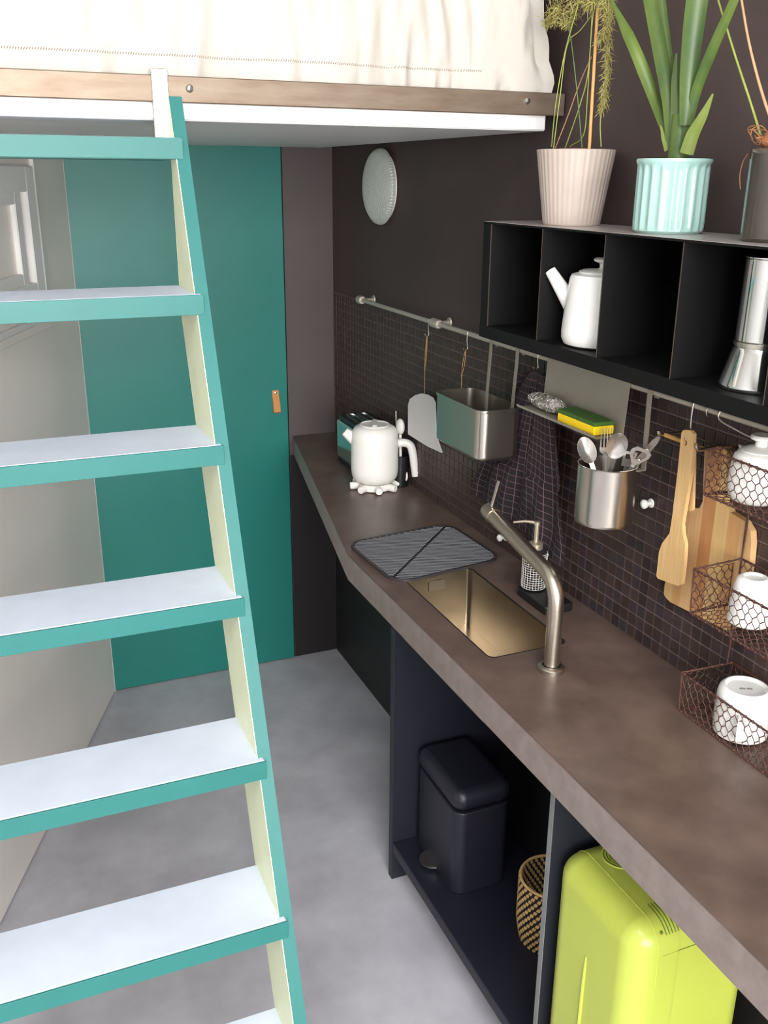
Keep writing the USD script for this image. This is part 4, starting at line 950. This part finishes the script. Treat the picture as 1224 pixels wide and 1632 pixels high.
for k in (-1.5, -0.5, 0.5, 1.5):
    obj('tine', tube([ft - dF * 0.028 + sF * k * 0.0058, ft + dF * 0.012 + sF * k * 0.0058], [0.0015, 0.0008], 6), M['cutlery'], fk, 40)
ob0 = oc + [0.004, 0.004, 0.008]; oX = rim_point(1022, 748, 0.050); ob1 = oX + (oX - ob0) * 0.26
op = thing('bottle_opener', 'steel bottle opener with an open loop head in the cutlery pot', 'bottle opener', ob0)
dO = (ob1 - ob0) / np.linalg.norm(ob1 - ob0); sO = np.cross(dO, VD); sO /= np.linalg.norm(sO); nO = np.cross(sO, dO)
obj('handle', strip([ob0, ob0 + dO * 0.05, ob1 - dO * 0.020], 0.007, 0.003, sO), M['cutlery'], op, 40)
hd = Polygon([(-0.006, -0.024), (-0.020, -0.004), (-0.020, 0.006), (-0.013, 0.014), (0.013, 0.014), (0.023, 0.006), (0.022, -0.004), (0.006, -0.024)]).buffer(0.001)
hl = Polygon([(-0.007, -0.014), (-0.013, -0.003), (-0.012, 0.004), (-0.008, 0.007), (0.010, 0.007), (0.016, 0.003), (0.015, -0.003), (0.007, -0.013)])
obj('loop_head', plate(affinity.scale(hd.difference(hl), 0.85, 0.9, origin=(0, 0)), ob1, sO, dO, 0.003), M['cutlery'], op, 30)
kb0 = oc + [0.012, 0.040, 0.010]; oX = rim_point(1024, 742, 0.050); kb1 = oX + (oX - kb0) * 0.62
kn = thing('table_knife', 'thin steel knife leaning to the right in the cutlery pot', 'knife', kb0)
dK = (kb1 - kb0) / np.linalg.norm(kb1 - kb0); sK = np.cross(dK, VD); sK /= np.linalg.norm(sK)
obj('blade', strip([kb0 + dK * 0.06, kb1 - dK * 0.02, kb1], [0.013, 0.012, 0.003], 0.0015, sK), M['cutlery'], kn, 40)
obj('handle', strip([kb0, kb0 + dK * 0.03, kb0 + dK * 0.0598], 0.011, 0.004, sK), M['cutlery'], kn, 40)
kb0, kb1 = oc + [0.024, 0.0, 0.010], PX(1003, 728, 1.085)
kn2 = thing('peeler', 'dark steel peeler half hidden behind the bottle opener', 'peeler', kb0)
dK = (kb1 - kb0) / np.linalg.norm(kb1 - kb0); sK = np.cross(dK, VD); sK /= np.linalg.norm(sK)
obj('handle', strip([kb0, kb0 + dK * 0.05, kb1 - dK * 0.02], 0.010, 0.003, sK), M['cutlery'], kn2, 40)
obj('blade', plate(Polygon([(-0.011, -0.02), (0.011, -0.02), (0.013, 0.012), (-0.013, 0.012)]).difference(Polygon([(-0.007, -0.004), (0.007, -0.004), (0.008, 0.006), (-0.008, 0.006)])), kb1, sK, dK, 0.002), M['cutlery'], kn2, 30)

# peg hook with two wooden spatulas, and the cutting board behind
hk = PX(1092, 706, 1.115)
wh = thing('wall_hook', 'double brass and steel wall hook holding the wooden spatulas', 'hook', hk)
xe = XW - 0.004
yh0, yh1 = PX(1060, 702, 1.12)[1], PX(1124, 700, 1.12)[1]
obj('crossbar', tube([(1.118, yh0, hk[2]), (1.118, yh1, hk[2])], 0.0042, 12), M['bamboo'], wh, 40)
for y in (yh0, yh1):
    obj('arm', tube(bez([(XW - 0.003, y, hk[2]), (1.13, y, hk[2]), (1.108, y, hk[2]), (1.102, y, hk[2] + 0.010)], 12), 0.0038, 10), M['steel'], wh, 50)
l1 = s_hook(PX(1113, 648, XR)[1] + 0.004, 'long steel S-hook on the rail above the wooden spatulas', 0.055, r=0.0019)
def spatula(pix, X, label, th=0.007, hole=None, loc=None):
    poly = wallpoly(pix, X).buffer(-0.003).buffer(0.003)
    if hole is not None:
        q = PX(*hole, X); poly = poly.difference(Polygon([(q[1] + 0.005 * math.cos(a), q[2] + 0.005 * math.sin(a)) for a in np.linspace(0, 6.28, 16)]))
    q = PX(*pix[0], X)
    t = thing('wooden_spatula', label, 'spatula', (X, q[1], q[2]))
    obj('blade_and_handle', plate(poly, (X, 0, 0), (0, 1, 0), (0, 0, 1), th), M['wood_pale'], t, 30)
    return t
spatula([(1086, 690), (1089, 685), (1100, 686), (1105, 692), (1103, 740), (1093, 800), (1087, 835), (1088, 850), (1092, 868), (1090, 900), (1086, 932), (1080, 934), (1048, 922), (1046, 918), (1050, 880), (1055, 866), (1067, 850), (1071, 825), (1080, 750)], 1.100, 'pale wooden spatula hanging in front of the cutting board', hole=(1092, 706))
spatula([(1097, 688), (1106, 690), (1106, 740), (1104, 812), (1101, 815), (1090, 812), (1092, 780), (1095, 740)], 1.1108, 'wooden spatula hanging half hidden behind another spatula', th=0.005)
XBD = 1.1445
bp = wallpoly([(1124, 720), (1127, 712), (1150, 714), (1158, 722), (1155, 775), (1153, 800), (1163, 818), (1186, 832), (1195, 848), (1196, 866), (1193, 900), (1176, 985), (1170, 1000), (1158, 1003), (1068, 958), (1059, 948), (1060, 935), (1084, 822), (1089, 812), (1115, 812), (1121, 800)], XBD).buffer(-0.004).buffer(0.006)
bdq = PX(1125, 900, XBD)
bd = thing('cutting_board', 'bamboo cutting board with a handle hanging on the tiled wall', 'cutting board', (XBD, bdq[1], bdq[2]))
minx, _, maxx, _ = bp.bounds
edges = [minx + (maxx - minx) * t for t in (0, 0.16, 0.30, 0.47, 0.62, 0.78, 0.88, 1.0)]
for i in range(7):
    g = bp.intersection(sbox(edges[i] + 0.00015, 0, edges[i + 1] - 0.00015, 3))
    gs = [p for p in getattr(g, 'geoms', [g]) if p.area > 1e-5]
    if gs: obj('plank', [plate(p, (XBD, 0, 0), (0, 1, 0), (0, 0, 1), 0.0125) for p in gs], WOODS[(i * 3 + 1) % 4], bd, 30)

# ================================================================ WIRE BASKETS AND CUPS
bky0 = 0.800
hb = thing('wire_basket_tower', 'rusty three-tier chicken wire basket hanging at the right', 'basket', (1.106, 0.98, ZT))
tiers = [(0.9025, 0.974, 0.985, 1.062, 1.156, 1.163), (1.092, 1.172, 1.186, 1.060, 1.142, 1.163), (1.312, 1.386, 1.392, 1.046, 1.142, 1.150)]
for i, (z0, z1, zb, bkx0, bkx1, bky1) in enumerate(tiers):
    cor = [(bkx0, bky1, z1), (bkx1, bky1 - 0.02, zb), (bkx1, bky0, zb), (bkx0, bky0, z1)]
    zk = z0 + (0.012 if i == 1 else 0.0)
    cob = [(bkx0, bky1 - 0.004, z0), (bkx1, bky1 - 0.02, zk), (bkx1, bky0, zk), (bkx0, bky0, z0)]
    fr_ = [tube(np.vstack([np.linspace(cor[k], cor[(k + 1) % 4], 12)[:-1] for k in range(4)]), 0.0017, 6, closed=True),
           tube(np.vstack([np.linspace(cob[k], cob[(k + 1) % 4], 12)[:-1] for k in range(4)]), 0.0017, 6, closed=True)]
    fr_ += [tube([a, b], 0.0015, 6) for a, b in zip(cor, cob)]
    # wire wound around the rims
    for (a, b) in ((cor[0], cor[3]), (cob[0], cob[3]), (cor[0], cor[1])):
        a, b = np.array(a), np.array(b); n_ = max(3, int(np.linalg.norm(b - a) / 0.016))
        for t in np.linspace(0.02, 0.98, n_):
            p = a + (b - a) * t; dd = (b - a) / np.linalg.norm(b - a)
            fr_.append(tube([p - dd * 0.0022, p, p + dd * 0.0022], [0.0016, 0.0029, 0.0016], 6))
    bkt = obj('basket_frame', fr_, M['rust_wire'], hb, 50)
    H = z1 - z0; ti = math.atan2(zk - z0, bkx1 - bkx0)
    wire = [hexwire((bkx0, bky0, z0), (0, 1, 0), (0, 0, 1), bky1 - bky0 - 0.002, H),
            hexwire((bkx0, bky1 - 0.003, z0), (1, 0, 0), (0, 0, 1), bkx1 - bkx0, H),
            hexwire((bkx1, bky0, zk), (0, 1, 0), (0, 0, 1), bky1 - bky0 - 0.02, zb - zk),
            hexwire((bkx0, bky0, z0), (0, 1, 0), (math.cos(ti), 0, math.sin(ti)), bky1 - bky0 - 0.004, (bkx1 - bkx0) / math.cos(ti))]
    obj('chicken_wire', wire, M['rust_wire'], bkt, False, kind='stuff')
bkx1, bky1 = 1.1435, 1.163
# links between the tiers and up to the rail
for (a, b) in (((bkx1 - 0.003, bky1 - 0.022, 0.985), (bkx1 - 0.003, bky1 - 0.022, 1.092)), ((bkx1 - 0.003, bky1 - 0.022, 1.186), (bkx1 - 0.003, bky1 - 0.022, 1.312)), 
               ((bkx1 - 0.003, bky0 + 0.03, 0.985), (bkx1 - 0.003, bky0 + 0.03, 1.092)), ((bkx1 - 0.003, bky0 + 0.03, 1.186), (bkx1 - 0.003, bky0 + 0.03, 1.312))):
    a, b = np.array(a), np.array(b); m_ = (a + b) / 2
    obj('link', [tube(bez([a, m_ + [0.002, 0.003, 0], b], 12), 0.0014, 6), tube(bez([a, m_ + [-0.002, -0.004, 0], b], 12), 0.0014, 6)], M['rust_wire'], hb, 50)
ph0 = PX(1152, 664, XR)
obj('rail_hook', tube(bez([(XR + 0.007, ph0[1], ZR - 0.004), (XR + 0.006, ph0[1], ZR + 0.007), (XR - 0.004, ph0[1], ZR + 0.008), (XR - 0.0085, ph0[1] - 0.001, ZR - 0.008), (1.115, (ph0[1] + 1.13) / 2, 1.408), (1.140, 1.130, 1.392)], 26), 0.0014, 6), M['rail_steel'], hb, 50)
obj('rail_hook', tube(bez([(XR + 0.007, 0.86, ZR - 0.004), (XR + 0.006, 0.86, ZR + 0.007), (XR - 0.004, 0.86, ZR + 0.008), (XR - 0.0085, 0.86, ZR - 0.008), (1.115, 0.86, 1.408), (1.141, 0.86, 1.392)], 26), 0.0014, 6), M['rail_steel'], hb, 50)
yo = PX(1133, 652, XR)[1]
ro = thing('rail_ring', 'thin wire ring around the rail left of the top basket', 'ring', (XR, yo, ZR))
obj('wire', tube([(XR + 0.009 * math.cos(a), yo, ZR - 0.002 + 0.0105 * math.sin(a)) for a in np.linspace(0, 2 * math.pi, 24, endpoint=False)], 0.0012, 6, closed=True), M['steel'], ro, 50)

# bottom mug, upside down, with a stamp on its foot
c_ = np.array([1.1095, 1.060, 0.9055]); R_ = 0.0448
mg = thing('mug', 'wide white mug upside down in the bottom basket with a stamped foot', 'mug', c_)
obj('body', lathe([(R_ - 0.004, 0.002), (R_ - 0.001, 0.0), (R_, 0.002), (R_ + 0.001, 0.034), (R_, 0.070), (R_ - 0.003, 0.081), (R_ - 0.008, 0.086), (R_ - 0.0105, 0.0865), (R_ - 0.0125, 0.0845), (R_ - 0.015, 0.0815), (0, 0.081)], c_, 56), M['porcelain'], mg, 40)
ha = math.radians(225)
hdv = np.array([math.cos(ha), math.sin(ha), 0])
obj('handle', strip(bez([c_ + hdv * (R_ - 0.002) + [0, 0, 0.018], c_ + hdv * (R_ + 0.022) + [0, 0, 0.020], c_ + hdv * (R_ + 0.026) + [0, 0, 0.036], c_ + hdv * (R_ + 0.020) + [0, 0, 0.050], c_ + hdv * (R_ - 0.002) + [0, 0, 0.052]], 24), 0.012, 0.006, (-hdv[1], hdv[0], 0)), M['porcelain'], mg, 50)
sm_ = []
vx = np.array([math.cos(-0.44), math.sin(-0.44), 0]); vy = np.array([-vx[1], vx[0], 0])
for k in range(11):
    if k == 5: continue
    for (dy, hgt) in ((0.0, 0.0075),):
        o = c_ + [0, 0, 0.08115] + vx * (k - 5) * 0.0020 * 1.0 + vy * (-0.003)
        poly = [sbox(-0.0003, 0, 0.0004, hgt * (0.7 + 0.3 * ((k * 7) % 3) / 2)), sbox(-0.0008, 0.002 + 0.001 * (k % 3), 0.0009, 0.0028 + 0.001 * (k % 3))]
        sm_ += [plate(p_, o, vx, vy, 0.0002) for p_ in poly]
obj('foot_stamp', sm_, M['ink'], mg, False, label='smudged grey stamp on the foot')
# middle cup, upside down
c_ = np.array([1.104, PX(1200, 940, 1.104)[1], 1.1085])
cpp = thing('cup', 'white handleless cup upside down in the middle wire basket', 'cup', c_)
obj('body', lathe([(0.031, 0.002), (0.0335, 0.0), (0.0345, 0.002), (0.0335, 0.030), (0.030, 0.062), (0.0265, 0.075), (0.021, 0.079), (0.018, 0.0795), (0.0165, 0.0775), (0.015, 0.0755), (0, 0.075)], c_, 48), M['porcelain'], cpp, 40)
# top sugar pot
c_ = np.array([1.091, PX(1207, 755, 1.091)[1], 1.3150])
sp_ = thing('sugar_pot', 'white lidded porcelain pot with a small lip in the top wire basket', 'pot', c_)
obj('body', lathe([(0, 0), (0.030, 0), (0.038, 0.005), (0.0418, 0.016), (0.0425, 0.030), (0.041, 0.060), (0.038, 0.074), (0.032, 0.080), (0.027, 0.082), (0, 0.082)], c_, 52), M['porcelain'], sp_, 40)
sl = obj('lid', lathe([(0, 0.0), (0.029, 0.0), (0.0295, 0.002), (0.020, 0.006), (0.010, 0.008), (0.009, 0.015), (0.0170, 0.019), (0.0178, 0.0225), (0.015, 0.0255), (0, 0.0265)], c_ + [0, 0, 0.0815], 44), M['porcelain'], sp_, 40)
obj('pouring_lip', as_tm(m3.Manifold.hull_points(np.array([c_ + p for p in ([-0.008, 0.033, 0.075], [0.008, 0.033, 0.075], [0, 0.048, 0.0785], [0, 0.037, 0.048], [-0.008, 0.028, 0.080], [0.008, 0.028, 0.080], [0, 0.047, 0.080])]))), M['porcelain'], sp_, 40)

# ================================================================ ON THE WORKTOP
# soap tray and dispenser
tq = PZ(868, 960, ZT)
sty = thing('soap_tray', 'low black tray behind the sink under the soap dispenser', 'tray', (1.075, 1.64, ZT))
ta, tbq = PZ(826, 975, ZT), PZ(925, 945, ZT)
obj('tray_body', vbox(1.046, 1.118, 1.580, 1.705, ZT + 0.0005, ZT + 0.020, 0.008, 0.003), M['black_plastic'], sty, 40)
dsp = np.array([1.078, PX(850, 930, 1.078)[1], ZT + 0.0206])
sd = thing('soap_dispenser', 'dark soap dispenser with a white wire grid and a pump', 'soap dispenser', dsp)
obj('bottle', lathe([(0, 0), (0.024, 0), (0.0265, 0.003), (0.027, 0.010), (0.027, 0.082), (0.025, 0.090), (0.015, 0.095), (0.012, 0.098), (0, 0.098)], dsp, 40), M['soap_dark'], sd, 40)
gr = [tube([(dsp[0] + 0.0274 * math.cos(a), dsp[1] + 0.0274 * math.sin(a), dsp[2] + 0.004), (dsp[0] + 0.0274 * math.cos(a), dsp[1] + 0.0274 * math.sin(a), dsp[2] + 0.086)], 0.00045, 4) for a in np.linspace(0, 2 * math.pi, 26, endpoint=False)]
gr += [tube([(dsp[0] + 0.0274 * math.cos(a), dsp[1] + 0.0274 * math.sin(a), dsp[2] + z) for a in np.linspace(0, 2 * math.pi, 32, endpoint=False)], 0.00045, 4, closed=True) for z in np.linspace(0.004, 0.086, 16)]
obj('grid', gr, M['white_plastic'], sd, False, label='white grid around the dark bottle', kind='stuff')
pmp = obj('pump', lathe([(0.016, 0.094), (0.0165, 0.096), (0.0165, 0.108), (0.010, 0.111), (0.0055, 0.112), (0.0055, 0.150), (0.007, 0.151), (0.007, 0.158), (0, 0.159)], dsp, 24), M['cream_metal'], sd, 40)
obj('nozzle', tube(bez([dsp + [0, 0, 0.155], dsp + [-0.020, 0.018, 0.155], dsp + [-0.040, 0.034, 0.150]], 12), np.linspace(0.0042, 0.0024, 13), 10), M['cream_metal'], pmp, 40)

# white kettle
kc = np.array([PZ(597, 778, ZT)[0], PZ(597, 778, ZT)[1], ZT + 0.0008])
kt = thing('kettle', 'rounded white electric kettle on a base with cylinder feet', 'kettle', kc)
ksc = 1.0
bz = 0.022
obj('body', lathe([(0, bz), (0.045, bz), (0.060, bz + 0.006), (0.069, bz + 0.020), (0.0715, bz + 0.040), (0.0715, bz + 0.135), (0.069, bz + 0.153), (0.061, bz + 0.168), (0.050, bz + 0.174), (0.046, bz + 0.175), (0.044, bz + 0.172), (0, bz + 0.172)], kc, 56), M['white_plastic'], kt, 40)
lk = obj('lid', lathe([(0, bz + 0.1725), (0.044, bz + 0.1725), (0.0455, bz + 0.177), (0.043, bz + 0.179), (0.040, bz + 0.176), (0, bz + 0.1755)], kc, 44), M['white_plastic'], kt, 40)
rgt = np.array([math.cos(YAW), math.sin(YAW), 0]); fwd = np.array([-math.sin(YAW), math.cos(YAW), 0])
lk_bar = bx(-0.0085, 0.0085, -0.038, 0.038, 0.0, 0.0075, 0.003)
lk_bar.apply_transform(trimesh.transformations.rotation_matrix(YAW, (0, 0, 1))); lk_bar.apply_translation(kc + [0, 0, bz + 0.1762])
obj('lid_grip', lk_bar, M['white_plastic'], lk, 40)
K = lambda a, b, c: kc + rgt * a + fwd * b + np.array([0, 0, c])
obj('spout', tube([K(-0.052, 0, 0.148), K(-0.074, 0, 0.164), K(-0.090, 0, 0.176), K(-0.0905, 0, 0.1765)], [0.022, 0.017, 0.0125, 0.010], 16), M['white_plastic'], kt, 40)
obj('handle', tube(bez([K(0.064, 0, 0.140), K(0.088, 0, 0.143), K(0.106, 0, 0.135), K(0.114, 0, 0.112), K(0.122, 0, 0.060), K(0.125, 0, 0.040)], 36), 0.0125, 16), M['white_plastic'], kt, 40)
kbse = obj('base', lathe([(0, 0.002), (0.052, 0.002), (0.054, 0.006), (0.054, 0.018), (0.050, 0.0215), (0, 0.0215)], kc, 44), M['white_plastic'], kt, 40)
for a in np.arange(8) * math.pi / 4 + 0.2:
    d = rgt * math.cos(a) + fwd * math.sin(a)
    obj('foot', tube([kc + d * 0.040 + [0, 0, 0.0115], kc + d * 0.074 + [0, 0, 0.0115], kc + d * 0.076 + [0, 0, 0.0115]], [0.0112, 0.0112, 0.0095], 16), M['white_plastic'], kbse, 40)
obj('cable', tube(bez([K(0.05, 0.03, 0.008), K(0.085, 0.03, 0.008), K(0.098, 0.01, 0.03), K(0.092, 0.03, 0.058), K(0.080, 0.05, 0.075), K(0.088, 0.05, 0.03), K(0.097, 0.03, 0.02), K(0.080, 0.05, 0.006), K(0.03, 0.095, 0.006), K(-0.02, 0.10, 0.006)], 60), 0.0033, 8), M['white_plastic'], kt, 50)

# chrome toaster in the corner
t0 = np.array([1.095, 2.80, ZT])
ts = thing('toaster', 'shiny chrome toaster with a black top in the corner behind the kettle', 'toaster', t0)
TX0, TX1, TY0, TY1 = 1.034, 1.150, 2.640, 2.868
obj('feet', [bx(TX0 + 0.006, TX1 - 0.006, TY0 + 0.006, TY1 - 0.006, ZT + 0.0004, ZT + 0.020, 0.003)], M['black_plastic'], ts)
obj('shell', vbox(TX0, TX1, TY0, TY1, ZT + 0.0205, ZT + 0.145, 0.018, 0.008), M['chrome'], ts, 40)
tt_ = obj('top', vbox(TX0 + 0.005, TX1 - 0.005, TY0 + 0.006, TY1 - 0.006, ZT + 0.1453, ZT + 0.162, 0.02, 0.006), M['black_plastic'], ts, 40)
for x in (1.072, 1.112):
    a0_, a1_ = TY0 + 0.03, TY1 - 0.03
    obj('slot_rim', [bx(x - 0.014, x - 0.010, a0_, a1_, ZT + 0.162, ZT + 0.165), bx(x + 0.010, x + 0.014, a0_, a1_, ZT + 0.162, ZT + 0.165), bx(x - 0.010, x + 0.010, a0_, a0_ + 0.004, ZT + 0.162, ZT + 0.165), bx(x - 0.010, x + 0.010, a1_ - 0.004, a1_, ZT + 0.162, ZT + 0.165)], M['chrome'], tt_, False)
obj('lever', bx(1.080, 1.104, TY0 - 0.014, TY0 + 0.0005, ZT + 0.10, ZT + 0.112, 0.003), M['black_plastic'], ts)

# dish brush and thin stick beside the kettle
bp0 = np.array([PX(640, 676, 1.12)[0], PX(638, 676, 1.12)[1], 0])
cupc = np.array([1.125, PX(638, 676, 1.125)[1], ZT + 0.0006])
hc = thing('brush_holder', 'dark round holder standing behind the kettle', 'holder', cupc)
obj('holder_body', lathe([(0, 0), (0.026, 0), (0.027, 0.004), (0.027, 0.095), (0.025, 0.097), (0.0245, 0.006), (0, 0.006)], cupc, 32), M['black_plastic'], hc, 40)
bq = PX(638, 680, 1.12)
db = thing('dish_brush', 'white dish brush with a round head standing behind the kettle', 'brush', cupc)
ic = trimesh.creation.icosphere(3)
obj('head', trimesh.Trimesh(ic.vertices * np.array([0.012, 0.020, 0.0245]) + bq, ic.faces, process=False), M['white_plastic'], db, True)
obj('handle', tube([bq + [0, 0, -0.02], cupc + [0.004, 0.0, 0.010]], 0.0045, 10), M['white_plastic'], db, 40)
sq_ = PX(631, 655, 1.125)
wsd = thing('white_stick', 'thin white stick standing upright left of the dish brush', 'stick', cupc)
obj('rod', tube([cupc + [0.0, 0.016, 0.010], sq_], [0.0022, 0.0016], 8), M['white_plastic'], wsd, 40)
